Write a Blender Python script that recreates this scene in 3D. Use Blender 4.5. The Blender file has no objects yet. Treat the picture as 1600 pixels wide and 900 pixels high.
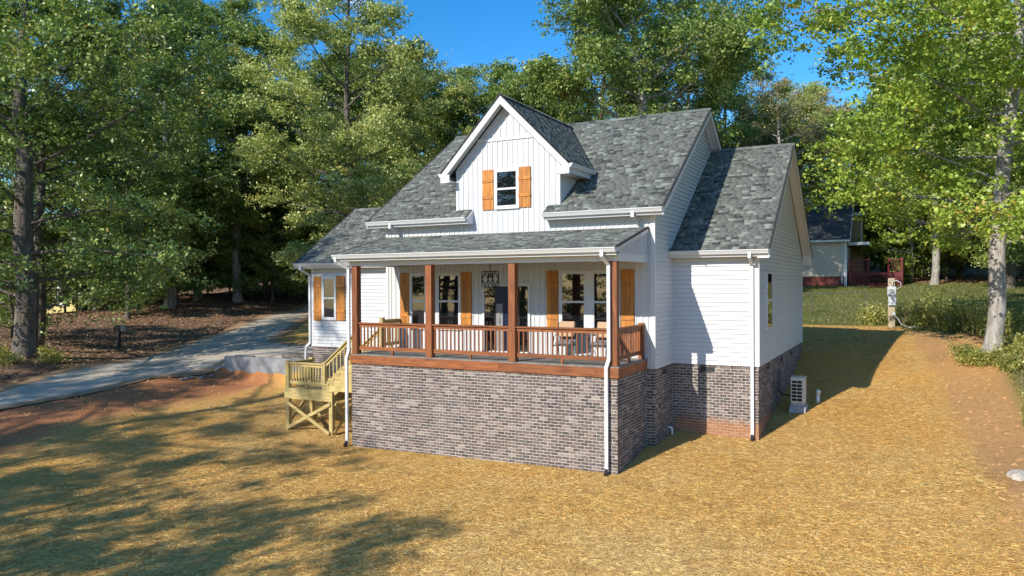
import bpy, bmesh, math, random
import numpy as np
from mathutils import Vector, Matrix

scene = bpy.context.scene
COL = scene.collection
rng = np.random.default_rng(7)
random.seed(7)
R = math.radians

# ------------------------------------------------------------------ camera
cam_d = bpy.data.cameras.new("camera")
cam = bpy.data.objects.new("camera", cam_d)
COL.objects.link(cam)
cam_d.sensor_width = 36.0
cam_d.lens = 36.0 * 1165.9 / 1600.0
cam_d.clip_start = 0.1
cam_d.clip_end = 3000.0
CAM = Vector((14.547, -17.329, 2.069))
_y, _p, _r = R(27.837), R(-0.378), R(-0.308)
_F = Vector((-math.sin(_y) * math.cos(_p), math.cos(_y) * math.cos(_p), math.sin(_p)))
_R = Vector((math.cos(_y), math.sin(_y), 0))
_U = _R.cross(_F)
_R2 = math.cos(_r) * _R + math.sin(_r) * _U
_U2 = -math.sin(_r) * _R + math.cos(_r) * _U
_m = Matrix((( _R2.x, _U2.x, -_F.x), (_R2.y, _U2.y, -_F.y), (_R2.z, _U2.z, -_F.z))).to_4x4()
_m.translation = CAM
cam.matrix_world = _m
scene.camera = cam

# ------------------------------------------------------------------ sky, sun, exposure
SUN_DIR = Vector((0.308, 1.0, -0.641)).normalized()
SUN_EL = math.asin(-SUN_DIR.z)
SUN_ROT = math.atan2(-SUN_DIR.x, -SUN_DIR.y)
world = bpy.data.worlds.new("World")
scene.world = world
world.use_nodes = True
wn, wl = world.node_tree.nodes, world.node_tree.links
bg = wn["Background"]
sky = wn.new("ShaderNodeTexSky")
sky.sky_type = 'NISHITA'
sky.sun_disc = False
sky.sun_elevation = SUN_EL
sky.sun_rotation = SUN_ROT
sky.altitude = 300
sky.air_density = 1.0
sky.dust_density = 0.25
sky.ozone_density = 4.0
_tc = wn.new("ShaderNodeTexCoord")
_mp = wn.new("ShaderNodeMapping")
_mp.inputs['Scale'].default_value = (2.2, 2.2, 7.0)
_mp.inputs['Location'].default_value = (3.1, 0.4, 0.6)
_nz = wn.new("ShaderNodeTexNoise")
_nz.inputs['Scale'].default_value = 2.3
_nz.inputs['Detail'].default_value = 9
_nz.inputs['Roughness'].default_value = 0.62
_nz.inputs['Distortion'].default_value = 0.6
_cr = wn.new("ShaderNodeMapRange")
_cr.inputs[1].default_value = 0.585
_cr.inputs[2].default_value = 0.85
_hsv = wn.new("ShaderNodeHueSaturation")
_hsv.inputs['Saturation'].default_value = 1.34
_hsv.inputs['Value'].default_value = 1.0
_mx = wn.new("ShaderNodeMix")
_mx.data_type = 'RGBA'
_mx.inputs[7].default_value = (9.0, 9.4, 10.0, 1)
wl.new(_tc.outputs['Generated'], _mp.inputs[0])
wl.new(_mp.outputs[0], _nz.inputs['Vector'])
wl.new(_nz.outputs[0], _cr.inputs[0])
wl.new(_cr.outputs[0], _mx.inputs[0])
wl.new(sky.outputs[0], _hsv.inputs['Color'])
wl.new(_hsv.outputs[0], _mx.inputs[6])
wl.new(_mx.outputs[2], bg.inputs[0])
bg.inputs[1].default_value = 0.15
sun_d = bpy.data.lights.new("sun", 'SUN')
sun_d.energy = 4.0
sun_d.angle = R(0.5)
sun_d.color = (1.0, 0.94, 0.84)
sun = bpy.data.objects.new("sun", sun_d)
COL.objects.link(sun)
sun.rotation_euler = SUN_DIR.to_track_quat('-Z', 'Y').to_euler()
vs = scene.view_settings
vs.view_transform = 'Standard'
vs.look = 'None'
vs.gamma = 1.0
vs.exposure = 0.5
scene.cycles.max_bounces = 8
scene.cycles.diffuse_bounces = 3
scene.cycles.transparent_max_bounces = 8

# ------------------------------------------------------------------ terrain height
CPTS = np.array([(0,0,-2.75),(4.5,0,-2.68),(8.3,0,-2.64),(8.3,2.2,-2.37),(8.57,4,-2.23),(10.9,4,-2.31),
 (10.95,7.4,-1.85),(10.95,11.6,-1.18),(10.95,13.7,-0.66),(4,6,-2),(4,12,-1),(0,6,-1.8),
 (-3,10,-0.9),(13.45,10.5,-1.5),(14.6,19.2,-0.12),(13.97,20.3,0),(10,19,-0.05),(10,24,0.15),
 (12,30,0.55),(10,40,1.25),(10,48,1.86),(2,50,1.9),(18,40,1.15),(18,30,0.6),
 (22,46,1.8),(34,50,1.9),(17,12,-0.15),(16.63,8.8,-1),(16.6,3,-1.75),(16.3,-1,-1.75),
 (15,3,-2.15),(13,1,-2.45),(15.3,-3,-2.35),(19,8,-0.5),(20,3,-1),(19,-4,-1.5),
 (24,15,0.2),(30,25,0.7),(30,5,-0.4),(26,-8,-1.5),(17.5,20,0.2),(16,16,-0.3),
 (15,14,-0.75),(5,-5,-2.85),(0,-10,-3),(8,-7,-2.92),(12,-8,-2.9),(9,-14,-3.2),
 (14,-17,-3.3),(20,-15,-2.9),(-10,-15,-3),(-20,-12,-2.5),(-30,-20,-2.7),(0,-25,-3.4),
 (-20,-35,-3.2),(20,-35,-3.4),(-4,-4,-2.65),(-8,-5.5,-2.55),(-2.9,0.3,-2.57),(-1,0.3,-2.6),
 (-5,0,-2.4),(-8,-1,-2.2),(-6.6,4,-1.66),(-7.6,4,-1.65),(-8.6,4,-1.64),(-9.6,4,-1.62),
 (-5.5,4,-1.7),(-7,3.2,-1.72),(-9,3.2,-1.7),(-3,3.7,-2),(-1,3,-2.3),(-5.6,4.2,-0.88),
 (-6.6,4.2,-0.88),(-7.6,4.2,-0.88),(-8.6,4.2,-0.89),(-9.6,4.2,-0.91),(-10.1,4.6,-0.95),(-5.8,4.7,-0.88),
 (-7,4.7,-0.88),(-8,4.7,-0.88),(-9,4.7,-0.89),(-9.7,5,-0.9),(-6.2,5.6,-0.88),(-7.6,5.6,-0.88),
 (-9,5.8,-0.88),(-7,8,-0.85),(-10,8,-0.85),(-8,13,-0.7),(-11,4.4,-1.2),(-11,2.6,-1.48),
 (-10.8,1.4,-1.5),(-11.8,-3.5,-2),(-15.7,-1.5,-1.8),(-18,5.4,-1.4),(-14,4,-1.4),(-13.5,0,-1.72),
 (-22,14,-0.75),(-17,12,-0.8),(-13,15,-0.5),(-25.5,25,0),(-20,24,0.05),(-14,22,0),
 (-5,20,0),(-18.6,0.9,-1.05),(-22.3,7.9,-1.25),(-26,8,-0.6),(-26,0,-0.6),(-34,6,-0.2),
 (-32,22,0.7),(-28,18,0.25),(-40,26,1.3),(-50,20,-1),(-55,27,-1.2),(-44,17.5,-0.2),
 (-58,20,-1.1),(-30,34,1),(-45,40,2),(-15,35,0.8),(-5,40,1.3),(-60,50,2.5),
 (-40,-10,-1),(-70,0,0.5),(0,80,3.5),(60,60,3),(60,0,0.5),(-60,-60,-3),
 (60,-60,-3.5),(-80,80,3.5),(90,100,5),(0,-80,-4),(0,130,6),(-120,40,3),
 (-120,130,6),(120,130,6),(120,0,1),(120,-100,-4),(-120,-100,-4)], float)
_n = len(CPTS)
_D = np.sqrt((CPTS[:, None, 0]-CPTS[None, :, 0])**2 + (CPTS[:, None, 1]-CPTS[None, :, 1])**2 + .0036)
_A = np.zeros((_n+3, _n+3))
_A[:_n, :_n] = -_D
_A[:_n, _n] = 1
_A[:_n, _n+1:] = CPTS[:, :2]
_A[_n, :_n] = 1
_A[_n+1:, :_n] = CPTS[:, :2].T
_W = np.linalg.solve(_A, np.r_[CPTS[:, 2], 0, 0, 0])
def H(x, y):
    x = np.asarray(x, float); y = np.asarray(y, float)
    s = _W[_n] + _W[_n+1]*x + _W[_n+2]*y
    for i in range(_n):
        s = s - _W[i]*np.sqrt((x-CPTS[i, 0])**2 + (y-CPTS[i, 1])**2 + .0036)
    return s
def h(x, y):
    return float(H(x, y))

# ------------------------------------------------------------------ object helpers
def tag(o, label=None, cat=None, group=None, kind=None):
    if label: o["label"] = label
    if cat: o["category"] = cat
    if group: o["group"] = group
    if kind: o["kind"] = kind
    return o

def wloc(o):
    v = Vector((0, 0, 0))
    while o is not None:
        v = v + o.location
        o = o.parent
    return v

def empty(name, loc, label=None, cat=None, group=None):
    o = bpy.data.objects.new(name, None)
    o.empty_display_size = 0.3
    COL.objects.link(o)
    o.location = loc
    return tag(o, label, cat, group)

def link_mesh(name, me, parent=None, kind=None):
    o = bpy.data.objects.new(name, me)
    COL.objects.link(o)
    if parent is not None:
        o.parent = parent
        o.location = -wloc(parent)
    if kind: o["kind"] = kind
    return o

def np_mesh(name, V, Fc, mat, smooth=False):
    """V (n,3), Fc (m,k) constant face size"""
    V = np.asarray(V, np.float32); Fc = np.asarray(Fc, np.int32)
    me = bpy.data.meshes.new(name)
    m, k = Fc.shape
    me.vertices.add(len(V)); me.vertices.foreach_set("co", V.ravel())
    me.loops.add(m*k); me.loops.foreach_set("vertex_index", Fc.ravel())
    me.polygons.add(m)
    me.polygons.foreach_set("loop_start", np.arange(0, m*k, k, dtype=np.int32))
    if smooth: me.polygons.foreach_set("use_smooth", np.ones(m, bool))
    me.materials.append(mat)
    me.update(calc_edges=True)
    return me

class MB:
    def __init__(s): s.v = []; s.f = []; s.sm = False
    def box(s, x0, x1, y0, y1, z0, z1):
        b = len(s.v)
        s.v += [(x0,y0,z0),(x1,y0,z0),(x1,y1,z0),(x0,y1,z0),(x0,y0,z1),(x1,y0,z1),(x1,y1,z1),(x0,y1,z1)]
        s.f += [tuple(b+i for i in q) for q in ((3,2,1,0),(4,5,6,7),(0,1,5,4),(1,2,6,5),(2,3,7,6),(3,0,4,7))]
        return s
    def beam(s, a, b, w, t, up=(0,0,1)):
        """bar from a to b, w across (horizontal-ish), t along up-ish"""
        a = Vector(a); b = Vector(b); d = (b-a).normalized(); u = Vector(up)
        sd = d.cross(u).normalized(); u = sd.cross(d).normalized()
        k = len(s.v)
        for p in (a, b):
            for i, j in ((-1,-1),(1,-1),(1,1),(-1,1)):
                s.v.append(tuple(p + sd*(i*w/2) + u*(j*t/2)))
        s.f += [tuple(k+i for i in q) for q in ((3,2,1,0),(4,5,6,7),(0,1,5,4),(1,2,6,5),(2,3,7,6),(3,0,4,7))]
        return s
    def prism(s, pts, vec):
        k = len(s.v); n = len(pts); vec = Vector(vec)
        s.v += [tuple(p) for p in pts] + [tuple(Vector(p)+vec) for p in pts]
        s.f.append(tuple(range(k, k+n))); s.f.append(tuple(range(k+2*n-1, k+n-1, -1)))
        for i in range(n):
            j = (i+1) % n
            s.f.append((k+i, k+n+i, k+n+j, k+j))
        return s
    def tube(s, pts, r, n=8, cap=True):
        pts = [Vector(p) for p in pts]
        k = len(s.v)
        for i, p in enumerate(pts):
            d = (pts[min(i+1, len(pts)-1)] - pts[max(i-1, 0)]).normalized()
            a = d.cross(Vector((0.31, 0.87, 0.39)) if abs(d.z) > .5 else Vector((0,0,1))).normalized(); b = d.cross(a)
            rr = r[i] if hasattr(r, '__len__') else r
            for q in range(n):
                t = 2*math.pi*q/n
                s.v.append(tuple(p + a*(rr*math.cos(t)) + b*(rr*math.sin(t))))
        for i in range(len(pts)-1):
            for q in range(n):
                s.f.append((k+i*n+q, k+i*n+(q+1)%n, k+(i+1)*n+(q+1)%n, k+(i+1)*n+q))
        if cap:
            s.f.append(tuple(k+q for q in range(n))[::-1]); s.f.append(tuple(k+(len(pts)-1)*n+q for q in range(n)))
        return s
    def lathe(s, c, prof, n=12):
        k = len(s.v)
        for r_, z in prof:
            for q in range(n):
                t = 2*math.pi*q/n
                s.v.append((c[0]+r_*math.cos(t), c[1]+r_*math.sin(t), c[2]+z))
        for i in range(len(prof)-1):
            for q in range(n):
                s.f.append((k+i*n+q, k+i*n+(q+1)%n, k+(i+1)*n+(q+1)%n, k+(i+1)*n+q))
        s.f.append(tuple(k+q for q in range(n))[::-1]); s.f.append(tuple(k+(len(prof)-1)*n+q for q in range(n)))
        return s
    def build(s, name, mat, parent=None, kind=None, bevel=0, smooth=False):
        me = bpy.data.meshes.new(name)
        me.from_pydata(s.v, [], s.f)
        bm = bmesh.new(); bm.from_mesh(me)
        bmesh.ops.recalc_face_normals(bm, faces=bm.faces)
        if bevel: bmesh.ops.bevel(bm, geom=list(bm.edges), offset=bevel, segments=1, affect='EDGES', clamp_overlap=True)
        bm.to_mesh(me); bm.free()
        if smooth:
            for p in me.polygons: p.use_smooth = True
        me.materials.append(mat)
        return link_mesh(name, me, parent, kind)

def box(name, mat, parent, x0, x1, y0, y1, z0, z1, kind=None, bevel=0):
    return MB().box(x0, x1, y0, y1, z0, z1).build(name, mat, parent, kind, bevel)

# ------------------------------------------------------------------ materials
def new_mat(name):
    m = bpy.data.materials.new(name); m.use_nodes = True
    nt = m.node_tree
    return m, nt.nodes, nt.links, nt.nodes["Principled BSDF"]

def rnd_node(nd, lk):
    """random value per loose piece and per object"""
    g = nd.new("ShaderNodeNewGeometry"); o = nd.new("ShaderNodeObjectInfo")
    a = nd.new("ShaderNodeMath"); a.operation = 'ADD'
    f = nd.new("ShaderNodeMath"); f.operation = 'FRACT'
    lk.new(g.outputs['Random Per Island'], a.inputs[0]); lk.new(o.outputs['Random'], a.inputs[1]); lk.new(a.outputs[0], f.inputs[0])
    return f.outputs[0]

def ramp(nd, lk, src, stops, interp='LINEAR'):
    r = nd.new("ShaderNodeValToRGB"); r.color_ramp.interpolation = interp
    e = r.color_ramp.elements
    while len(e) < len(stops): e.new(0.5)
    for i, (p, c) in enumerate(stops):
        e[i].position = p; e[i].color = (*c, 1)
    lk.new(src, r.inputs[0])
    return r.outputs[0]

def noise(nd, lk, scale, detail=4, vec=None, rough=.55, mapscale=None, coord='Object'):
    n = nd.new("ShaderNodeTexNoise")
    n.inputs['Scale'].default_value = scale; n.inputs['Detail'].default_value = detail; n.inputs['Roughness'].default_value = rough
    if vec is None:
        if coord == 'World':
            t = nd.new("ShaderNodeNewGeometry"); vec = t.outputs['Position']
        else:
            t = nd.new("ShaderNodeTexCoord"); vec = t.outputs[coord]
    if mapscale:
        mp = nd.new("ShaderNodeMapping"); mp.inputs['Scale'].default_value = mapscale
        lk.new(vec, mp.inputs[0]); vec = mp.outputs[0]
    lk.new(vec, n.inputs['Vector'])
    return n.outputs[0]

def mixc(nd, lk, fac, a, b, mode='MIX'):
    m = nd.new("ShaderNodeMix"); m.data_type = 'RGBA'; m.blend_type = mode
    for i, v in ((0, fac), (6, a), (7, b)):
        if isinstance(v, (int, float)): m.inputs[i].default_value = v
        elif isinstance(v, tuple): m.inputs[i].default_value = (*v, 1)
        else: lk.new(v, m.inputs[i])
    return m.outputs[2]

def maprange(nd, lk, src, a, b, c=0., d=1.):
    m = nd.new("ShaderNodeMapRange"); lk.new(src, m.inputs[0])
    for i, v in enumerate((a, b, c, d)): m.inputs[1+i].default_value = v
    return m.outputs[0]

def bump(nd, lk, bs, src, strength=.3, dist=.02):
    b = nd.new("ShaderNodeBump"); b.inputs['Strength'].default_value = strength; b.inputs['Distance'].default_value = dist
    lk.new(src, b.inputs['Height']); lk.new(b.outputs[0], bs.inputs['Normal'])

def simple(name, col, rough=.6, metal=0., var=.08, nscale=6., bmp=0.):
    m, nd, lk, bs = new_mat(name)
    n = noise(nd, lk, nscale, 5, coord='World')
    lo = tuple(c*(1-var) for c in col); hi = tuple(min(1, c*(1+var)) for c in col)
    lk.new(ramp(nd, lk, n, [(.3, lo), (.7, hi)]), bs.inputs['Base Color'])
    bs.inputs['Roughness'].default_value = rough; bs.inputs['Metallic'].default_value = metal
    if bmp: bump(nd, lk, bs, noise(nd, lk, nscale*8, 4, coord='World'), bmp, .01)
    return m

def wood(name, dark, mid, light, axis, rough=.6, knots=True):
    m, nd, lk, bs = new_mat(name)
    sc = [26., 26., 26.]; sc[axis] = 1.6
    t = nd.new("ShaderNodeNewGeometry")
    r = rnd_node(nd, lk)
    off = nd.new("ShaderNodeVectorMath"); off.operation = 'ADD'
    sc7 = nd.new("ShaderNodeMath"); sc7.operation = 'MULTIPLY'; sc7.inputs[1].default_value = 17.; lk.new(r, sc7.inputs[0])
    lk.new(t.outputs['Position'], off.inputs[0]); lk.new(sc7.outputs[0], off.inputs[1])
    g = noise(nd, lk, 1.0, 6, off.outputs[0], .6, tuple(sc))
    c = ramp(nd, lk, g, [(.28, dark), (.5, mid), (.72, light)])
    big = noise(nd, lk, 3.0, 2, off.outputs[0])
    c = mixc(nd, lk, maprange(nd, lk, big, .35, .75, 0, .35), c, dark)
    tone = ramp(nd, lk, r, [(0, (.78,.78,.78)), (1, (1.15,1.12,1.08))])
    c = mixc(nd, lk, 1.0, c, tone, 'MULTIPLY')
    if knots:
        v = nd.new("ShaderNodeTexVoronoi"); v.inputs['Scale'].default_value = 1.0
        mp = nd.new("ShaderNodeMapping"); s2 = [7., 7., 7.]; s2[axis] = 3.2; mp.inputs['Scale'].default_value = s2
        lk.new(off.outputs[0], mp.inputs[0]); lk.new(mp.outputs[0], v.inputs['Vector'])
        c = mixc(nd, lk, maprange(nd, lk, v.outputs['Distance'], .06, .16, .75, 0.), c, tuple(q*.4 for q in dark))
    lk.new(c, bs.inputs['Base Color'])
    bs.inputs['Roughness'].default_value = rough
    bump(nd, lk, bs, g, .25, .004)
    return m

M = {}
M['trim'] = simple('white_trim', (.655, .66, .66), .42, var=.025, nscale=2.)
def siding_mat(name, base):
    m, nd, lk, bs = new_mat(name)
    r = rnd_node(nd, lk)
    c = ramp(nd, lk, r, [(0, tuple(q*.965 for q in base)), (1, tuple(min(1., q*1.02) for q in base))])
    grain = noise(nd, lk, 1., 5, None, .6, (3., 3., 40.), 'World')
    c = mixc(nd, lk, maprange(nd, lk, grain, .35, .75, 0., .10), c, tuple(q*.82 for q in base))
    lk.new(c, bs.inputs['Base Color']); bs.inputs['Roughness'].default_value = .5
    bump(nd, lk, bs, grain, .08, .004)
    return m
M['siding'] = siding_mat('white_vinyl_siding', (.61, .615, .615))
M['panel'] = siding_mat('white_panel_siding', (.61, .615, .615))
for ax, k in enumerate('xyz'):
    M['cedar_'+k] = wood('stained_cedar_'+k, (.12,.034,.010), (.275,.088,.024), (.40,.145,.042), ax)
    M['pine_'+k] = wood('treated_pine_'+k, (.36,.26,.085), (.53,.41,.16), (.64,.52,.24), ax)
M['shutter'] = wood('orange_shutter_wood', (.30,.095,.012), (.52,.20,.028), (.66,.29,.05), 2)
M['deckboard'] = wood('grey_deck_board', (.14,.13,.12), (.24,.23,.21), (.32,.30,.28), 1, .7, False)
M['black_metal'] = simple('black_metal', (.02,.02,.022), .4, .6)
M['dark_void'] = simple('dark_vent', (.012,.012,.013), .8)
M['vent'] = simple('grey_vent', (.09,.09,.095), .6)
M['navy'] = simple('navy_door_paint', (.008,.018,.05), .3)
M['door_dark'] = simple('dark_door_frame', (.03,.027,.026), .35)
M['door_grey'] = simple('grey_door_stile', (.26,.25,.245), .5)
M['steel'] = simple('brushed_steel', (.6,.6,.6), .3, .9)
M['pvc'] = simple('white_pvc', (.8,.8,.78), .4)
M['concrete'] = simple('pale_concrete', (.23,.235,.245), .9, var=.3, nscale=2.2, bmp=.5)
M['block'] = simple('grey_concrete_block', (.36,.38,.40), .9, var=.15, nscale=9., bmp=.4)
M['tan_cloth'] = simple('tan_cushion_cloth', (.50,.33,.20), .9, var=.06, nscale=40, bmp=.2)
M['grey_cloth'] = simple('grey_sling_cloth', (.17,.17,.18), .8, nscale=40)
M['ac'] = simple('beige_painted_metal', (.62,.60,.54), .45)
M['grey_box'] = simple('grey_meter_metal', (.52,.55,.58), .4, .2)
M['cedar_red'] = simple('dark_red_deck_paint', (.13,.014,.014), .6, var=.2)
M['tan_siding'] = siding_mat('tan_neighbour_siding', (.60,.51,.37))
M['olive_siding'] = siding_mat('olive_neighbour_siding', (.33,.27,.13))
M['yellow_siding'] = siding_mat('yellow_house_siding', (.62,.50,.20))
M['red_brick_paint'] = simple('red_brick_base', (.20,.055,.04), .85, var=.3, nscale=14.)
M['weathered'] = wood('weathered_post', (.20,.16,.10), (.36,.30,.20), (.46,.40,.29), 2)
M['rope'] = simple('grey_conduit', (.55,.56,.57), .5)
M['rock'] = simple('white_rock', (.50,.43,.35), .9, var=.2, nscale=5., bmp=.6)

def glass_mat():
    m, nd, lk, bs = new_mat('dark_window_glass')
    bs.inputs['Base Color'].default_value = (.006,.008,.01,1)
    bs.inputs['Roughness'].default_value = .015
    bs.inputs['IOR'].default_value = 1.85
    n = noise(nd, lk, 1.2, 2, coord='World'); bump(nd, lk, bs, n, .05, .02)
    return m
M['glass'] = glass_mat()

def brick_mat(name, clay_stain):
    m, nd, lk, bs = new_mat(name)
    r = rnd_node(nd, lk)
    c = ramp(nd, lk, r, [(0,(0.0475,0.0384,0.035)),(.22,(0.096,0.0701,0.0599)),(.42,(0.138,0.0927,0.0746)),(.6,(0.0746,0.0599,0.0554)),(.78,(0.175,0.118,0.0938)),(.92,(0.226,0.179,0.156)),(1,(0.316,0.266,0.232))])
    n = noise(nd, lk, 22., 5, coord='World')
    c = mixc(nd, lk, maprange(nd, lk, n, .52, .75, 0., .6), c, (.44,.39,.37))
    n3 = noise(nd, lk, 1.1, 3, coord='World')
    c = mixc(nd, lk, maprange(nd, lk, n3, .48, .78, 0., .22), c, (.40,.36,.35))
    if clay_stain: c = stain(nd, lk, c)
    lk.new(c, bs.inputs['Base Color']); bs.inputs['Roughness'].default_value = .9
    bump(nd, lk, bs, noise(nd, lk, 60., 4, coord='World'), .5, .006)
    return m
def stain(nd, lk, c):
    # red clay splashed up the foot of the wing wall
    g = nd.new("ShaderNodeNewGeometry"); s = nd.new("ShaderNodeSeparateXYZ"); lk.new(g.outputs['Position'], s.inputs[0])
    n = noise(nd, lk, 2.5, 4, coord='World')
    a = nd.new("ShaderNodeMath"); a.operation = 'MULTIPLY_ADD'; a.inputs[1].default_value = -.45
    lk.new(n, a.inputs[0]); lk.new(s.outputs['Z'], a.inputs[2])
    z = maprange(nd, lk, a.outputs[0], -2.2, -1.96, 1., 0.)
    yy = maprange(nd, lk, s.outputs['Y'], 3.9, 4.0, 0., .62)
    k = nd.new("ShaderNodeMath"); k.operation = 'MULTIPLY'; lk.new(z, k.inputs[0]); lk.new(yy, k.inputs[1])
    xx = maprange(nd, lk, s.outputs['X'], 8.4, 8.7, 0., 1.)
    k2 = nd.new("ShaderNodeMath"); k2.operation = 'MULTIPLY'; lk.new(k.outputs[0], k2.inputs[0]); lk.new(xx, k2.inputs[1])
    return mixc(nd, lk, k2.outputs[0], c, (.46,.20,.075))
M['brick'] = brick_mat('weathered_brown_brick', True)
def mortar_mat():
    m, nd, lk, bs = new_mat('pale_mortar')
    n = noise(nd, lk, 12., 5, coord='World')
    c = ramp(nd, lk, n, [(.3,(.48,.44,.40)),(.7,(.64,.60,.56))])
    c = stain(nd, lk, c)
    lk.new(c, bs.inputs['Base Color']); bs.inputs['Roughness'].default_value = .95
    bump(nd, lk, bs, noise(nd, lk, 80., 3, coord='World'), .5, .005)
    return m
M['mortar'] = mortar_mat()

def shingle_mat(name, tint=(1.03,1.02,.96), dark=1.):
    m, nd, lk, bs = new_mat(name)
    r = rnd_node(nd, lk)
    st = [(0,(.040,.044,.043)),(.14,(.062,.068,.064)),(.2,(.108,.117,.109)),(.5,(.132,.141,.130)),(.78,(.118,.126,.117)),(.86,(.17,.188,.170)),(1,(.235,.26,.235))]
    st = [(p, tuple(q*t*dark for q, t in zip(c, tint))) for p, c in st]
    c = ramp(nd, lk, r, st)
    n = noise(nd, lk, 45., 5, coord='World')
    c = mixc(nd, lk, 1., c, ramp(nd, lk, n, [(.3,(.7,.7,.7)),(.7,(1.25,1.25,1.25))]), 'MULTIPLY')
    lk.new(c, bs.inputs['Base Color']); bs.inputs['Roughness'].default_value = .85
    bump(nd, lk, bs, noise(nd, lk, 150., 3, coord='World'), .5, .004)
    return m
M['shingle'] = shingle_mat('grey_asphalt_shingle')
M['edge'] = simple('dark_shingle_edge', (.03,.028,.027), .9)
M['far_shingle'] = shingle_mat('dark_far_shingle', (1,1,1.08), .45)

def bark_mat(name, a, b, c3):
    m, nd, lk, bs = new_mat(name)
    n = noise(nd, lk, 1., 6, None, .65, (9., 9., 2.2), 'Object')
    c = ramp(nd, lk, n, [(.3, a), (.5, b), (.72, c3)])
    lk.new(c, bs.inputs['Base Color']); bs.inputs['Roughness'].default_value = .95
    bump(nd, lk, bs, n, .9, .05)
    return m
M['bark_pale'] = bark_mat('pale_grey_bark', (.15,.13,.11), (.34,.31,.275), (.52,.49,.45))
M['bark'] = bark_mat('brown_grey_bark', (.05,.04,.032), (.13,.105,.085), (.25,.22,.19))

def leaf_mat(name, cols, trans=.35):
    m = bpy.data.materials.new(name); m.use_nodes = True
    nd, lk = m.node_tree.nodes, m.node_tree.links
    bs = nd["Principled BSDF"]; out = nd["Material Output"]
    g = nd.new("ShaderNodeNewGeometry")
    n = noise(nd, lk, .45, 3, coord='World')
    a = nd.new("ShaderNodeMath"); a.operation = 'MULTIPLY_ADD'; a.inputs[1].default_value = .72
    lk.new(g.outputs['Random Per Island'], a.inputs[0])
    mm = maprange(nd, lk, n, .3, .7, -.12, .44); lk.new(mm, a.inputs[2])
    c = ramp(nd, lk, a.outputs[0], cols)
    lk.new(c, bs.inputs['Base Color']); bs.inputs['Roughness'].default_value = .42
    bs.inputs['Specular IOR Level'].default_value = .55
    t = nd.new("ShaderNodeBsdfTranslucent"); lk.new(mixc(nd, lk, 1., c, (1.25,1.3,.55), 'MULTIPLY'), t.inputs[0])
    mx = nd.new("ShaderNodeMixShader"); mx.inputs[0].default_value = trans
    lk.new(bs.outputs[0], mx.inputs[1]); lk.new(t.outputs[0], mx.inputs[2]); lk.new(mx.outputs[0], out.inputs[0])
    return m
M['leaf'] = leaf_mat('green_leaves', [(0,(0.0736,0.125,0.0326)),(0.35,(0.161,0.244,0.0623)),(0.65,(0.267,0.363,0.0968)),(0.93,(0.401,0.461,0.133)),(1,(0.481,0.357,0.104))], 0.22)
M['leaf_light'] = leaf_mat('yellow_green_leaves', [(0,(0.141,0.2,0.0667)),(0.35,(0.316,0.391,0.126)),(0.65,(0.492,0.552,0.193)),(0.9,(0.666,0.667,0.25)),(1,(0.673,0.519,0.167))], 0.24)
M['leaf_bright'] = leaf_mat('bright_green_leaves', [(0,(0.0984,0.171,0.0319)),(0.35,(0.22,0.329,0.0507)),(0.65,(0.359,0.474,0.0723)),(0.92,(0.521,0.592,0.101)),(1,(0.579,0.447,0.101))], 0.28)
M['leaf_dark'] = leaf_mat('deep_green_leaves', [(0,(0.0585,0.109,0.0327)),(0.4,(0.141,0.226,0.0617)),(0.75,(0.251,0.344,0.0951)),(1,(0.401,0.399,0.127))], 0.22)
M['leaf_thin'] = leaf_mat('faded_olive_leaves', [(0,(0.176,0.165,0.0694)),(0.4,(0.314,0.291,0.126)),(0.75,(0.454,0.403,0.19)),(1,(0.529,0.378,0.176))], 0.24)
M['weed'] = leaf_mat('weed_leaves', [(0,(0.146,0.17,0.0486)),(.4,(0.316,0.34,0.0851)),(.75,(0.535,0.51,0.146)),(1,(0.72,0.583,0.219))], 0.3)
M['grass'] = leaf_mat('lawn_grass', [(0,(.085,.10,.022)),(.4,(.15,.165,.035)),(.75,(.22,.215,.055)),(1,(.30,.25,.09))], 0.3)

def pieces_mat(name, cols, rough=.8, patch=False):
    m, nd, lk, bs = new_mat(name)
    g = nd.new("ShaderNodeNewGeometry")
    c = ramp(nd, lk, g.outputs['Random Per Island'], cols)
    if patch:   # thicker and thinner, fresher and older straw in broad patches
        n = noise(nd, lk, .22, 5, coord='World', rough=.6)
        c = mixc(nd, lk, maprange(nd, lk, n, .46, .62, 0., .55), c, (.80,.58,.24))
        n = noise(nd, lk, 1.3, 5, coord='World', rough=.65)
        c = mixc(nd, lk, maprange(nd, lk, n, .54, .72, 0., .6), c, (.40,.20,.055))
    lk.new(c, bs.inputs['Base Color'])
    bs.inputs['Roughness'].default_value = rough
    return m
M['straw'] = pieces_mat('golden_straw', [(0,(.54,.27,.06)),(.3,(.70,.395,.092)),(.6,(.80,.49,.125)),(.85,(.86,.585,.18)),(1,(.90,.70,.30))], patch=True)
M['litter'] = pieces_mat('dead_leaves', [(0,(.14,.075,.04)),(.4,(.30,.16,.08)),(.75,(.46,.27,.13)),(1,(.60,.42,.23))])

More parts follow.
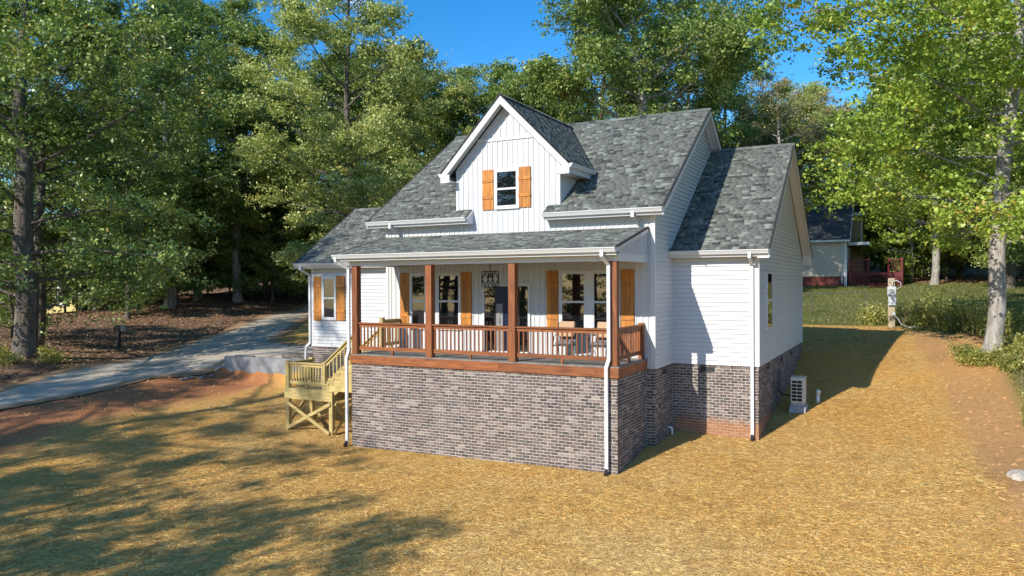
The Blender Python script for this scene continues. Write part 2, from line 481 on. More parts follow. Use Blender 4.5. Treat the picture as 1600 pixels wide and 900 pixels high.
def ground_mat():
    m, nd, lk, bs = new_mat('ground_cover')
    at = nd.new("ShaderNodeAttribute"); at.attribute_name = 'zone'
    sp = nd.new("ShaderNodeSeparateColor"); lk.new(at.outputs['Color'], sp.inputs[0])
    n1 = noise(nd, lk, .8, 6, coord='World'); n2 = noise(nd, lk, 9., 6, coord='World', rough=.7); n3 = noise(nd, lk, 38., 4, coord='World', rough=.7)
    def edge(src, lo=.35, hi=.65):
        a = nd.new("ShaderNodeMath"); a.operation = 'MULTIPLY_ADD'; a.inputs[1].default_value = .7
        s = nd.new("ShaderNodeMath"); s.operation = 'SUBTRACT'; s.inputs[1].default_value = .5
        lk.new(n2, s.inputs[0]); lk.new(s.outputs[0], a.inputs[0]); lk.new(src, a.inputs[2])
        return maprange(nd, lk, a.outputs[0], lo, hi)
    straw = ramp(nd, lk, n3, [(.25,(.48,.24,.055)),(.5,(.65,.36,.09)),(.75,(.76,.47,.14))])
    straw = mixc(nd, lk, maprange(nd, lk, n1, .45, .7, 0, .5), straw, (.55,.40,.16))
    gp_ = nd.new('ShaderNodeNewGeometry'); sx_ = nd.new('ShaderNodeSeparateXYZ'); lk.new(gp_.outputs['Position'], sx_.inputs[0])
    red = ramp(nd, lk, n2, [(.25,(.27,.085,.03)),(.5,(.43,.165,.06)),(.75,(.56,.27,.11))])
    clay = ramp(nd, lk, n2, [(.25,(.36,.16,.05)),(.5,(.55,.29,.10)),(.75,(.66,.41,.17))])
    lit = ramp(nd, lk, n2, [(.25,(.10,.058,.033)),(.5,(.22,.125,.07)),(.75,(.36,.23,.13))])
    gr = ramp(nd, lk, n2, [(.25,(.07,.085,.02)),(.5,(.14,.155,.035)),(.75,(.24,.22,.07))])
    clay = mixc(nd, lk, maprange(nd, lk, sx_.outputs['X'], -4., 4.), red, clay)   # the west bank is a redder subsoil
    c = mixc(nd, lk, edge(sp.outputs['Red']), straw, clay)
    c = mixc(nd, lk, edge(sp.outputs['Blue']), c, gr)
    c = mixc(nd, lk, edge(sp.outputs['Green']), c, lit)
    lk.new(c, bs.inputs['Base Color']); bs.inputs['Roughness'].default_value = .95
    a = nd.new("ShaderNodeMath"); a.operation = 'ADD'; lk.new(n2, a.inputs[0]); lk.new(n3, a.inputs[1])
    bump(nd, lk, bs, a.outputs[0], .8, .05)
    return m
M['ground'] = ground_mat()
def gravel_mat():
    m, nd, lk, bs = new_mat('pale_gravel_drive')
    n = noise(nd, lk, 1.2, 6, coord='World'); n2 = noise(nd, lk, 30., 5, coord='World', rough=.7)
    n4 = noise(nd, lk, 1., 5, coord='World', mapscale=(1.9, .35, 1.), rough=.6)
    c = ramp(nd, lk, n, [(.3,(.42,.355,.27)),(.55,(.54,.47,.375)),(.75,(.62,.555,.46))])
    c = mixc(nd, lk, maprange(nd, lk, n4, .48, .68, 0., .55), c, (.36,.275,.19))
    at = nd.new("ShaderNodeAttribute"); at.attribute_name = 'edge'
    a = nd.new("ShaderNodeMath"); a.operation = 'MULTIPLY_ADD'; a.inputs[1].default_value = 1.1
    n5 = noise(nd, lk, 3.5, 6, coord='World', rough=.7)
    s = nd.new("ShaderNodeMath"); s.operation = 'SUBTRACT'; s.inputs[1].default_value = .5; lk.new(n5, s.inputs[0])
    lk.new(s.outputs[0], a.inputs[0]); lk.new(at.outputs['Fac'], a.inputs[2])
    c = mixc(nd, lk, maprange(nd, lk, a.outputs[0], .42, .6, 0., .9), c, (.36,.20,.09))
    c = mixc(nd, lk, 1., c, ramp(nd, lk, n2, [(.3,(.72,.72,.72)),(.7,(1.2,1.2,1.2))]), 'MULTIPLY')
    lk.new(c, bs.inputs['Base Color']); bs.inputs['Roughness'].default_value = .95
    bump(nd, lk, bs, n2, .6, .02)
    return m
M['gravel'] = gravel_mat()
# ==================================================================== HOUSE
W, D, xL, xR, D2, xW, DB = 8.30, 2.28, -0.43, 8.54, 4.02, 10.95, 13.67
D3, xLW = 4.13, -5.34
ZB, SK = -0.275, -0.27
house = empty('farmhouse', (4.0, 7.0, -2.6), 'white farmhouse with grey shingle roof, cedar porch posts and brick base', 'house')

def clip(poly, a, b, c):
    """keep a*s+b*z<=c"""
    out = []
    for i in range(len(poly)):
        p, q = poly[i], poly[(i+1) % len(poly)]
        fp, fq = a*p[0]+b*p[1]-c, a*q[0]+b*q[1]-c
        if fp <= 1e-9: out.append(p)
        if (fp < -1e-9 and fq > 1e-9) or (fp > 1e-9 and fq < -1e-9):
            t = fp/(fp-fq); out.append((p[0]+t*(q[0]-p[0]), p[1]+t*(q[1]-p[1])))
    return out

def area(poly):
    return abs(sum(poly[i][0]*poly[(i+1)%len(poly)][1]-poly[(i+1)%len(poly)][0]*poly[i][1] for i in range(len(poly))))/2

def lap_siding(wall, O, S, N, poly, mat, exp=.127, z0=None):
    O, S, N = Vector(O), Vector(S), Vector(N); Z = Vector((0,0,1))
    zs = [p[1] for p in poly]; z = min(zs) if z0 is None else z0
    while z < max(zs)-.01:
        band = clip(clip(poly, 0, -1, -z), 0, 1, z+exp-.012)
        if len(band) > 2 and area(band) > .003:
            mb = MB(); n = len(band)
            bk = [O + S*s + Z*t for s, t in band]
            fr = [O + S*s + Z*t + N*(.004+.030*(z+exp-t)/exp) for s, t in band]
            mb.v = [tuple(v) for v in fr+bk]
            mb.f = [tuple(range(n))] + [(i, n+i, n+(i+1)%n, (i+1)%n) for i in range(n)]
            mb.build('siding_board', mat, wall)
        z += exp

def batten_run(wall, O, S, N, s0, s1, step, zlo, zhi, holes=(), w=.032, d=.02):
    O, S, N = Vector(O), Vector(S), Vector(N)
    k = int((s1-s0)/step); off = (s1-s0-k*step)/2
    for i in range(k+1):
        s = s0+off+i*step
        lo = zlo(s) if callable(zlo) else zlo; hi = zhi(s) if callable(zhi) else zhi
        segs = [(lo, hi)]
        for (a, b, c, e) in holes:
            if a-.02 < s < b+.02:
                nw = []
                for (p, q) in segs:
                    if c > p: nw.append((p, min(q, c)))
                    if e < q: nw.append((max(p, e), q))
                segs = nw
        for p, q in segs:
            if q-p < .06: continue
            a = O + S*(s-w/2); b = O + S*(s+w/2)
            pts = [(a.x,a.y,p),(b.x,b.y,p),(b.x,b.y,q),(a.x,a.y,q)]
            MB().prism(pts, N*d).build('batten', M['panel'], wall)

# ---- brick base --------------------------------------------------------------
BL_, BH_, JT = .188, .061, .0185
brick_list = []      # (cx,cy,cz, axis 'x'/'y', length, height)
def brick_face(axis, fixed, out, a0, a1, ztop, zbot_f, rowlock):
    """axis: running axis; fixed: coordinate of outer face; out: +-1 outward sign on the other axis"""
    z = ztop; row = 0
    if rowlock:
        a = a0+.005
        while a < a1-.05:
            brick_list.append((axis, fixed, out, a, min(a+.066, a1), z-.098, z)); a += .0785
        z -= .098+JT
    while True:
        z0 = z-BH_
        st = -(row % 2)*(BL_+JT)/2 + rng.uniform(-.01, .01)
        a = a0+st; alive = False
        while a < a1:
            b = min(a+BL_, a1); aa = max(a, a0)
            if b-aa > .03 and z > zbot_f((aa+b)/2)-.10:
                brick_list.append((axis, fixed, out, aa, b, z0, z)); alive = True
            a += BL_+JT
        row += 1; z = z0-JT
        if not alive and row > 3: break
        if row > 60: break
gx = lambda y: (lambda s: h(s, y-.15)); gy = lambda x, sg: (lambda s: h(x+.15*sg, s))
brick_face('x', 0.0, -1, 0.0, W, SK-.01, gx(0), False)
brick_face('y', W, 1, 0.0, D, SK-.01, gy(W, 1), False)
brick_face('y', 0.0, -1, 0.0, 3.9, SK-.01, gy(0, -1), False)
brick_face('x', D, -1, W+.01, xR, ZB, gx(D), True)
brick_face('y', xR, 1, D, D2-.01, ZB, gy(xR, 1), True)
brick_face('x', D2, -1, xR+.01, xW, ZB, gx(D2), True)
brick_face('y', xW, 1, D2, DB, ZB, gy(xW, 1), True)
brick_face('x', D3, -1, xLW, -.01, ZB, gx(D3-.2), True)
VENTS = [('x', 9.54, -.41), ('yR', 3.18, -.43), ('yW', 5.59, -.43), ('yW', 8.27, -.46), ('yW', 10.57, -.45)]
def brick_verts(b):
    axis, fx, out, a0, a1, z0, z1 = b
    pr = rng.uniform(-.002, .004); dp = .055
    jz = rng.uniform(-.002, .002)
    o = fx+out*pr; i = fx-out*dp
    lo, hi = min(o, i), max(o, i)
    if axis == 'x': return (a0, a1, lo, hi, z0+jz, z1+jz)
    return (lo, hi, a0, a1, z0+jz, z1+jz)
# cores (mortar face sits 9 mm behind the bricks)
RC = .009
def core(x0, x1, y0, y1, ztop): return box('foundation_wall', M['mortar'], house, x0, x1, y0, y1, -3.3, ztop)
core_p = core(RC, W-RC, RC, D+.6, SK-.012)
core_m = core(xL+.6, xR-RC, D+RC, 12.4, ZB-.003)
core_w = core(7.0, xW-RC, D2+RC, DB-RC, ZB-.006)
core_l = core(xLW+RC, 1.0, D3+RC, 10.0, ZB-.009)
def dist_cam(b):
    v = brick_verts_c(b); return (Vector(v)-CAM).length
def brick_verts_c(b):
    return ((b[3]+b[4])/2, b[1], b[5]) if b[0] == 'x' else (b[1], (b[3]+b[4])/2, b[5])
full = [b for b in brick_list if b[4]-b[3] > .15 and b[6] > h(*brick_verts_c(b)[:2])+.05 and (b[0] == 'x' or b[1] == W)]
full.sort(key=dist_cam)
single = set(map(id, full[:300]))
mass = MB()
share = {}
for b in brick_list:
    x0, x1, y0, y1, z0, z1 = brick_verts(b)
    if id(b) in single:
        key = (b[0], round(b[4]-b[3], 3))
        if key not in share:
            hx, hy, hz = (x1-x0)/2, (y1-y0)/2, (z1-z0)/2
            t = MB().box(-hx, hx, -hy, hy, -hz, hz)
            me = bpy.data.meshes.new('brick'); me.from_pydata(t.v, [], t.f); me.materials.append(M['brick']); share[key] = me
        o = bpy.data.objects.new('brick', share[key]); COL.objects.link(o)
        o.parent = core_p
        o.location = Vector(((x0+x1)/2, (y0+y1)/2, (z0+z1)/2)) - wloc(core_p)
    else:
        mass.box(x0, x1, y0, y1, z0, z1)
mass.build('bricks', M['brick'], house, 'stuff')
for kind, a, z in VENTS:
    if kind == 'x': v = (a-.2, a+.2, D2-.02, D2+.02, z-.07, z+.07)
    elif kind == 'yR': v = (xR-.02, xR+.02, a-.2, a+.2, z-.08, z+.08)
    else: v = (xW-.02, xW+.02, a-.2, a+.2, z-.08, z+.08)
    vo = box('foundation_vent', M['vent'], house, *v)
    x0, x1, y0, y1, z0, z1 = v
    for i in range(5):
        zz = z0+.02+i*.024
        box('slat', M['dark_void'], vo, x0+.01 if kind == 'x' else x0-.006, x1-.01 if kind == 'x' else x1+.006, y0-.006 if kind == 'x' else y0+.01, y1+.006 if kind == 'x' else y1-.01, zz, zz+.013)
box('access_door', M['vent'], house, xW-.02, xW+.03, 7.6, 8.05, -1.35, -.75)

# ---- walls -----------------------------------------------------------------
ME_Y, ME_Z, MR_Y, MR_Z = 1.90, 4.07, 7.385, 7.74         # main eave / ridge
MSL = (MR_Z-ME_Z)/(MR_Y-ME_Y)
WE_Y, WE_Z, WR_Y, WR_Z = 3.65, 2.965, 8.84, 6.61
WSL = (WR_Z-WE_Z)/(WR_Y-WE_Y)
LE_Y, LE_Z, LR_Y, LR_Z = 3.73, 2.855, 7.27, 5.167
PE_Y, PE_Z, PW_Z = -0.27, 2.94, 3.57
PSL = (PW_Z-PE_Z)/(D-PE_Y)
zmain = lambda y: MR_Z-MSL*abs(y-MR_Y)
TH = .16  # roof build-up under the shingle plane
DPX, DPZ, DEZ, DXL, DXR = 4.03, 7.60, 5.44, 1.95, 6.20
DSL = (DPZ-DEZ)/(DPX-DXL)
# main front wall with the dormer face in one plane
zt = zmain(D)-TH
dz = lambda x: DPZ-.20-DSL*abs(x-DPX)
front = [(xL,ZB),(xR,ZB),(xR,zt),(5.78,zt),(5.78,dz(5.78)),(DPX,dz(DPX)),(2.28,dz(2.28)),(2.28,zt),(xL,zt)]
fw = MB().prism([(x, D, z) for x, z in front], (0,.15,0)).build('front_wall', M['panel'], house)
WIN = [(.58,1.11,.69,2.34),(1.59,2.37,.69,2.34),(5.80,6.54,.70,2.35),(6.78,7.52,.70,2.35),(3.69,4.40,4.34,5.42)]
DOOR = (3.27,4.74,.03,1.98)
SHUT = [(.14,.50,.68,2.41),(2.43,2.80,.68,2.41),(5.35,5.72,.69,2.42),(7.61,7.98,.70,2.43),(3.22,3.60,4.28,5.48),(4.45,4.84,4.30,5.49)]
holes = [(a-.09,b+.09,c-.08,d+.08) for a,b,c,d in WIN] + [(DOOR[0]-.1,DOOR[1]+.1,DOOR[2]-.1,DOOR[3]+.12)] + [(a,b,c,d) for a,b,c,d in SHUT]
N_ = (0,-1,0)
BZ = 6.37
def zlo(x): return ZB
def zhi(x):
    if 2.3 < x < 5.76: return min(BZ-.05, dz(x)-.04)
    return zt-.02
batten_run(fw, (0,D,0), (1,0,0), N_, xL+.12, xR-.12, .172, zlo, zhi, holes)
batten_run(fw, (0,D,0), (1,0,0), N_, DPX-.95, DPX+.95, .215, BZ+.05, lambda x: dz(x)-.02, ())
box('gable_band', M['trim'], fw, DPX-.98, DPX+.98, D-.035, D+.01, BZ-.045, BZ+.045)
for a, b in ((xL-.004, xL+.09), (xR-.10, xR+.022)): box('corner_board', M['trim'], house, a, b, D-.026, D+.06, ZB+.002, zt-.03)
for x0, x1 in ((2.276,2.36),(5.70,5.784)): box('corner_board', M['trim'], house, x0, x1, D-.026, D+.06, zt+.06, dz(x0)-.05)
# dormer cheeks
for x0, x1, sg in ((2.28,2.40,-1),(5.66,5.78,1)):
    yb = ME_Y+(DEZ-.1-ME_Z)/MSL
    ck = MB().prism([(x0,D+.16,zmain(D+.16)-.1),(x0,yb,zmain(yb)-.02),(x0,yb,dz(5.78)+.04),(x0,D+.16,dz(5.78)+.04)], (x1-x0,0,0)).build('dormer_cheek', M['panel'], house)
    batten_run(ck, (x0 if sg < 0 else x1, 0, 0), (0,1,0), (sg,0,0), D+.2, yb-.1, .172, lambda y: zmain(y)-.02, dz(5.78)+.02)
# main block right wall (strip beside the porch and the gable above the wing roof)
rw_poly = [(D+.15,ZB),(12.4,ZB),(12.4,zmain(12.4)-TH),(MR_Y,MR_Z-TH),(D+.15,zmain(D+.15)-TH)]
rw = MB().prism([(xR-.15,y,z) for y,z in rw_poly], (.15,0,0)).build('side_wall', M['siding'], house)
lap_siding(rw, (xR,0,0), (0,1,0), (1,0,0), [(D+.02,ZB),(D2,ZB),(D2,zmain(D2)-TH),(D+.02,zmain(D+.02)-TH)], M['siding'])
gp = [(D2,WE_Z-.1),(12.2,WE_Z-.1),(12.2,zmain(12.2)-TH),(MR_Y,MR_Z-TH),(D2,zmain(D2)-TH)]
lap_siding(rw, (xR,0,0), (0,1,0), (1,0,0), gp, M['siding'], z0=ZB+.127*25)
MB().prism([(xL,y,z) for y,z in rw_poly], (.15,0,0)).build('side_wall', M['siding'], house)
box('corner_board', M['trim'], house, xR-.004, xR+.03, D-.028, D+.07, ZB+.003, zt-.04)
# wing walls
wf = box('wing_wall', M['siding'], house, xR+.005, xW, D2, D2+.15, ZB, WE_Z+.05)
lap_siding(wf, (0,D2,0), (1,0,0), N_, [(xR+.03,ZB),(xW-.09,ZB),(xW-.09,2.86),(xR+.03,2.86)], M['siding'])
wpoly = [(D2+.15,ZB),(DB,ZB),(DB,WE_Z-.0),(WR_Y,WR_Z-TH),(D2+.15,WE_Z+.05)]
wg = MB().prism([(xW-.15,y,z) for y,z in wpoly], (.15,0,0)).build('wing_wall', M['siding'], house)
lap_siding(wg, (xW,0,0), (0,1,0), (1,0,0), [(D2+.08,ZB),(DB-.08,ZB),(DB-.08,WE_Z+.02),(WR_Y,WR_Z-TH),(D2+.08,WE_Z+.05)], M['siding'])
for y0, y1 in ((D2-.028,D2+.09),(DB-.09,DB+.028)): box('corner_board', M['trim'], house, xW-.095, xW+.03, y0, y1, ZB+.002, WE_Z-.12)
box('corner_board', M['trim'], house, xR+.004, xR+.045, D2-.03, D2+.01, ZB+.002, 2.84)
box('wing_wall', M['siding'], house, xR, xW-.16, DB-.15, DB-.005, ZB, WE_Z)
# left wing
lf = box('wing_wall', M['siding'], house, xLW, xL-.005, D3, D3+.15, ZB, LE_Z+.05)
lap_siding(lf, (0,D3,0), (1,0,0), N_, [(xLW+.09,ZB),(xL-.01,ZB),(xL-.01,2.74),(xLW+.09,2.74)], M['siding'])
lpoly = [(D3+.15,ZB),(10.4,ZB),(10.4,LE_Z),(LR_Y,LR_Z-TH),(D3+.15,LE_Z+.05)]
lg = MB().prism([(xLW,y,z) for y,z in lpoly], (.15,0,0)).build('wing_wall', M['siding'], house)
lap_siding(lg, (xLW,0,0), (0,1,0), (-1,0,0), [(D3+.08,ZB),(10.3,ZB),(10.3,LE_Z),(LR_Y,LR_Z-TH),(D3+.08,LE_Z)], M['siding'])
box('corner_board', M['trim'], house, xLW-.03, xLW+.095, D3-.028, D3+.09, ZB+.002, LE_Z-.12)

# ---- windows, shutters, door ---------------------------------------------------
def window(x0, x1, z0, z1, y, parent):
    f = MB(); w = .065; yo, yi = y-.06, y+.035
    f.box(x0-w,x0,yo,yi,z0-w,z1+w).box(x1,x1+w,yo,yi,z0-w,z1+w).box(x0,x1,yo+.003,yi,z1,z1+w).box(x0,x1,yo-.012,yi,z0-w,z0)
    fr = f.build('window', M['trim'], parent)
    zm = (z0+z1)/2
    s = MB(); e = .035
    s.box(x0,x0+e,y-.048,y-.02,z0,z1).box(x1-e,x1,y-.048,y-.02,z0,z1).box(x0+e,x1-e,y-.048,y-.02,z1-e,z1).box(x0+e,x1-e,y-.046,y-.02,z0,z0+e+.01).box(x0+e,x1-e,y-.052,y-.02,zm-.03,zm+.03)
    s.build('sash', M['trim'], fr)
    for a, b, yy in ((zm+.03,z1-e,y-.034),(z0+e+.01,zm-.03,y-.030)):
        box('pane', M['glass'], fr, x0+e, x1-e, yy, yy+.012, a, b)
for wv in WIN: window(*wv, D, house)
box('window_mullion', M['trim'], house, 6.605, 6.715, D-.056, D+.01, .64, 2.41)
window(-4.74,-4.18,.79,2.30, D3-.03, house)
def window_side(y0, y1, z0, z1, x, parent):
    f = MB(); w = .065; xi, xo = x-.04, x+.06
    f.box(xi,xo,y0-w,y0,z0-w,z1+w).box(xi,xo,y1,y1+w,z0-w,z1+w).box(xi,xo-.003,y0,y1,z1,z1+w).box(xi,xo+.01,y0,y1,z0-w,z0)
    fr = f.build('window', M['trim'], parent); zm = (z0+z1)/2
    MB().box(x+.02,x+.055,y0,y1,zm-.03,zm+.03).build('sash', M['trim'], fr)
    for a, b in ((zm+.03,z1),(z0,zm-.03)): box('pane', M['glass'], fr, x+.03, x+.042, y0, y1, a, b)
window_side(5.05,5.93,.75,2.30, xW+.03, house)

def shutter(x0, x1, z0, z1, y, rails):
    w = (x1-x0); n = 3; root = None
    bk = box('shutter', M['shutter'], house, x0+.004, x1-.004, y-.028, y-.004, z0+.006, z1-.006)
    for i in range(n):
        a = x0+i*w/n+.003; b = x0+(i+1)*w/n-.003
        box('plank', M['shutter'], bk, a, b, y-.048-rng.uniform(0,.003), y-.02, z0, z1)
    for r_ in rails:
        zc = z0+(z1-z0)*r_
        box('rail', M['shutter'], bk, x0-.002, x1+.002, y-.070, y-.045, zc-.045, zc+.045)
for i, s in enumerate(SHUT): shutter(*s, D, (.22,.76) if i < 4 else (.30,.72))
shutter(-5.21,-4.83,.70,2.36, D3-.03, (.22,.78)); shutter(-4.09,-3.71,.72,2.37, D3-.03, (.22,.78))
# entry: dark glazed door unit with a navy leaf
dr = MB(); y = D
dr.box(3.20,3.27,y-.06,y+.01,0,2.05).box(4.74,4.81,y-.06,y+.01,0,2.05).box(3.27,4.74,y-.06,y+.01,1.98,2.05)
df = dr.build('door_surround', M['trim'], house)
box('sidelight', M['glass'], df, 3.28, 3.62, y-.034, y-.02, .1, 1.97)
box('sidelight', M['glass'], df, 4.46, 4.73, y-.034, y-.02, .1, 1.97)
MB().box(3.62,3.68,y-.05,y-.005,.03,1.97).box(4.40,4.46,y-.05,y-.005,.03,1.97).box(3.28,3.62,y-.05,y-.02,.03,.1).box(4.46,4.73,y-.05,y-.02,.03,.1).build('door_jamb', M['door_dark'], df)
leaf = box('door', M['navy'], df, 3.68, 4.40, y-.040, y-.006, .04, 1.97)
for a, b in ((.16,.72),(.84,1.30),(1.42,1.86)):
    MB().box(3.93,4.36,y-.052,y-.038,a,a+.035).box(3.93,4.36,y-.052,y-.038,b-.035,b).box(3.93,3.965,y-.052,y-.038,a+.035,b-.035).box(4.325,4.36,y-.052,y-.038,a+.035,b-.035).build('panel_moulding', M['navy'], leaf)
box('stile', M['door_grey'], leaf, 3.685, 3.90, y-.056, y-.036, .05, 1.45)
MB().tube([(3.80,y-.06,1.16),(3.80,y-.082,1.16)], .032, 10).build('deadbolt', M['steel'], leaf)
hd = MB(); hd.box(3.77,3.83,y-.066,y-.05,.86,1.08); hd.tube([(3.80,y-.066,1.05),(3.80,y-.12,1.03),(3.80,y-.12,.9),(3.80,y-.066,.88)], .012, 8)
hd.build('door_handle', M['steel'], leaf)
box('threshold', M['trim'], df, 3.2, 4.81, y-.16, y-.06, .0, .045)

# ---- porch ------------------------------------------------------------------
nb = 24
deck = box('porch_deck', M['deckboard'], house, .02, W-.02, .03, D-.03, -.20, -.035)
bw = (W-.06)/58
for i in range(58):
    x = .03+i*bw
    box('deck_board', M['deckboard'], deck, x+.003, x+bw-.003, -.03, D-.03, -.034, 0)
sk1 = box('skirt_board', M['cedar_x'], house, -.02, 5.0, -.04, -.005, SK, -.03)
box('skirt_board', M['cedar_x'], house, 5.004, W+.04, -.04, -.005, SK, -.03)
box('skirt_board', M['cedar_y'], house, W+.005, W+.04, -.004, D-.005, SK, -.03)
box('skirt_board', M['cedar_y'], house, -.04, -.005, -.004, D-.005, SK, -.03)
box('deck_edge', M['deckboard'], house, W-.03, W+.055, -.03, D-.02, -.03, .004)
CX = [.11, 2.74, 5.37, W-.11]
for cx in CX: box('porch_post', M['cedar_z'], house, cx-.10, cx+.10, .01, .21, .0, 2.60, bevel=.008)
box('porch_beam', M['trim'], house, -.05, W+.05, -.02, .22, 2.60, 2.80)
box('porch_beam', M['trim'], house, W-.18, W+.05, .22, D-.02, 2.602, 2.798)
box('porch_beam', M['trim'], house, -.05, .18, .22, D-.02, 2.602, 2.798)
pc = box('porch_ceiling', M['panel'], house, .18, W-.18, .22, D-.01, 2.66, 2.70)
for i in range(60):
    x = .2+i*.1315
    if x < W-.2: box('bead_strip', M['panel'], pc, x, x+.02, .23, D-.03, 2.652, 2.661)
# triangular end panel of the porch roof
for x, sg in ((W+.05, 1), (-.05, -1)):
    pts = [(x,.0,2.80),(x,D-.03,2.80),(x,D-.03,PW_Z-.13),(x,.0,PE_Z+PSL*.27-.13)]
    ep = MB().prism(pts, (-sg*.08,0,0)).build('end_panel', M['panel'], house)
    batten_run(ep, (x,0,0), (0,1,0), (sg,0,0), .08, D-.06, .172, 2.80, lambda yy: PE_Z+PSL*(yy-PE_Y)-.14)
def railing(a, b, z0, z1, mats, n, along, parent=house, name='porch_railing'):
    """straight railing between two points at the same level, with top and bottom rail"""
    ax, ay = a; bx, by = b
    rt = MB().beam((ax,ay,z1-.02),(bx,by,z1-.02),.14,.04).build(name, mats[along], parent)
    MB().beam((ax,ay,z1-.085),(bx,by,z1-.085),.045,.09).build('top_rail', mats[along], rt)
    MB().beam((ax,ay,z0+.045),(bx,by,z0+.045),.045,.10).build('bottom_rail', mats[along], rt)
    L = math.hypot(bx-ax, by-ay)
    src = None
    for i in range(n):
        t = (i+.5)/n; x = ax+(bx-ax)*t; y = ay+(by-ay)*t
        if src is None:
            src = MB().box(-.017,.017,-.017,.017,z0+.09,z1-.125).build('baluster', mats[2], rt); o = src
        else:
            o = src.copy(); COL.objects.link(o); o.parent = rt
        o.location = Vector((x,y,0)) - wloc(rt)
    o = box('foot_block', mats[2], rt, (ax+bx)/2-.03, (ax+bx)/2+.03, (ay+by)/2-.03, (ay+by)/2+.03, .0 if z0 < .3 and z0 > 0 else z0-.12, z0)
    return rt
CED = (M['cedar_x'], M['cedar_y'], M['cedar_z'])
for i in range(3): railing((CX[i]+.1,.11),(CX[i+1]-.1,.11), .13, .93, CED, 19, 0)
railing((W-.11,.21),(W-.11,D-.14), .13, .93, CED, 14, 1)
box('rail_post', M['cedar_z'], house, W-.18, W-.04, D-.14, D-.01, 0, .97)
box('rail_post', M['pine_z'], house, .03, .15, 1.30, 1.42, 0, 1.02)
railing((.09,1.42),(.09,D-.04), .13, .95, (M['pine_x'],M['pine_y'],M['pine_z']), 6, 1)

# ---- roofs --------------------------------------------------------------------
SHN = []   # shingles: 8 verts each
EXP = .128
def roof_slope(O, S, T, L, s0f, s1f, tt, name='roof', t_from=0., sheath=True, mat=None, parent=None, shing=True):
    """O eave corner, S unit along the eave, T unit up the slope, region s0f(t)..s1f(t), t in 0..tt"""
    O, S, T = Vector(O), Vector(S).normalized(), Vector(T).normalized(); N = S.cross(T).normalized()
    if N.z < 0: N = -N
    if sheath:
        pts = [O+S*s0f(t_from)+T*t_from, O+S*s1f(t_from)+T*t_from, O+S*s1f(tt)+T*tt, O+S*s0f(tt)+T*tt]
        MB().prism([p-N*.006 for p in pts], -N*.09).build(name, mat or M['shingle'], parent or house)
    if not shing: return
    t = t_from
    while t < tt-.02:
        tb = min(t+EXP+.05, tt)
        tm = t+EXP*.5
        a, b = s0f(min(tm,tt)), s1f(min(tm,tt))
        s = a-rng.uniform(0,.25)
        while s < b:
            wd = rng.uniform(.11,.30); p, q = max(s,a), min(s+wd,b)
            s += wd
            if q-p < .03: continue
            th = rng.choice([.008,.011,.016])
            dl = rng.uniform(0,.006)
            p += .0015; q -= .0015
            lo = [O+S*p+T*(t-dl), O+S*q+T*(t-dl), O+S*q+T*tb, O+S*p+T*tb]
            up = [lo[0]+N*th, lo[1]+N*th, lo[2]+N*.004, lo[3]+N*.004]
            SHN.append([tuple(x) for x in lo+up])
        t += EXP
def vv(y0, z0, y1, z1): return Vector((0, y1-y0, z1-z0))
# main front slope: three regions round the wall dormer
Tm = vv(ME_Y,ME_Z,MR_Y,MR_Z); Lm = Tm.length; Tm.normalize()
tD = (D-ME_Y)/ (MR_Y-ME_Y)*Lm
MX0, MX1 = -.92, 8.90
roof_slope((0,ME_Y,ME_Z),(1,0,0),Tm,0,lambda t:MX0,lambda t:2.85,tD,'roof')
roof_slope((0,ME_Y,ME_Z),(1,0,0),Tm,0,lambda t:5.39,lambda t:MX1,tD,'roof')
def cut(t):   # dormer footprint half-lines on the main slope
    y = ME_Y+Tm.y*t; z = ME_Z+Tm.z*t
    if z < DEZ: return (2.28, 5.78)
    k = (z-DEZ)/(DPZ-DEZ)
    return (DXL+(DPX-DXL)*min(1,k), DXR-(DXR-DPX)*min(1,k))
roof_slope((0,ME_Y,ME_Z),(1,0,0),Tm,0,lambda t:MX0,lambda t:cut(t)[0],Lm,'roof',tD,sheath=False)
roof_slope((0,ME_Y,ME_Z),(1,0,0),Tm,0,lambda t:cut(t)[1],lambda t:MX1,Lm,'roof',tD,sheath=False)
roof_slope((0,ME_Y,ME_Z),(1,0,0),Tm,0,lambda t:MX0,lambda t:MX1,Lm,'roof',tD+.17,shing=False)
yb = 2*MR_Y-ME_Y
Tb = vv(yb,ME_Z,MR_Y,MR_Z).normalized()
roof_slope((0,yb,ME_Z),(1,0,0),Tb,0,lambda t:MX0,lambda t:MX1,Lm-.002,'roof',shing=False)
# wing
Tw = vv(WE_Y,WE_Z,WR_Y,WR_Z); Lw = Tw.length; Tw.normalize()
WX0, WX1 = xR+.03, 11.30
roof_slope((0,WE_Y,WE_Z),(1,0,0),Tw,0,lambda t:WX0,lambda t:WX1,Lw)
yw = 2*WR_Y-WE_Y
roof_slope((0,yw,WE_Z),(1,0,0),vv(yw,WE_Z,WR_Y,WR_Z),0,lambda t:WX0,lambda t:WX1,Lw-.002,shing=False)
# left wing
Tl = vv(LE_Y,LE_Z,LR_Y,LR_Z); Ll = Tl.length; Tl.normalize()
LX0 = -5.86
roof_slope((0,LE_Y,LE_Z),(1,0,0),Tl,0,lambda t:LX0,lambda t:xL-.01,Ll)
yl = 2*LR_Y-LE_Y
roof_slope((0,yl,LE_Z),(1,0,0),vv(yl,LE_Z,LR_Y,LR_Z),0,lambda t:LX0,lambda t:xL-.01,Ll-.002,shing=False)
# porch
Tp = vv(PE_Y,PE_Z,D,PW_Z); Lp = Tp.length; Tp.normalize()
PX0, PX1 = -.43, 8.38
roof_slope((0,PE_Y,PE_Z),(1,0,0),Tp,0,lambda t:PX0,lambda t:PX1,Lp-.01)
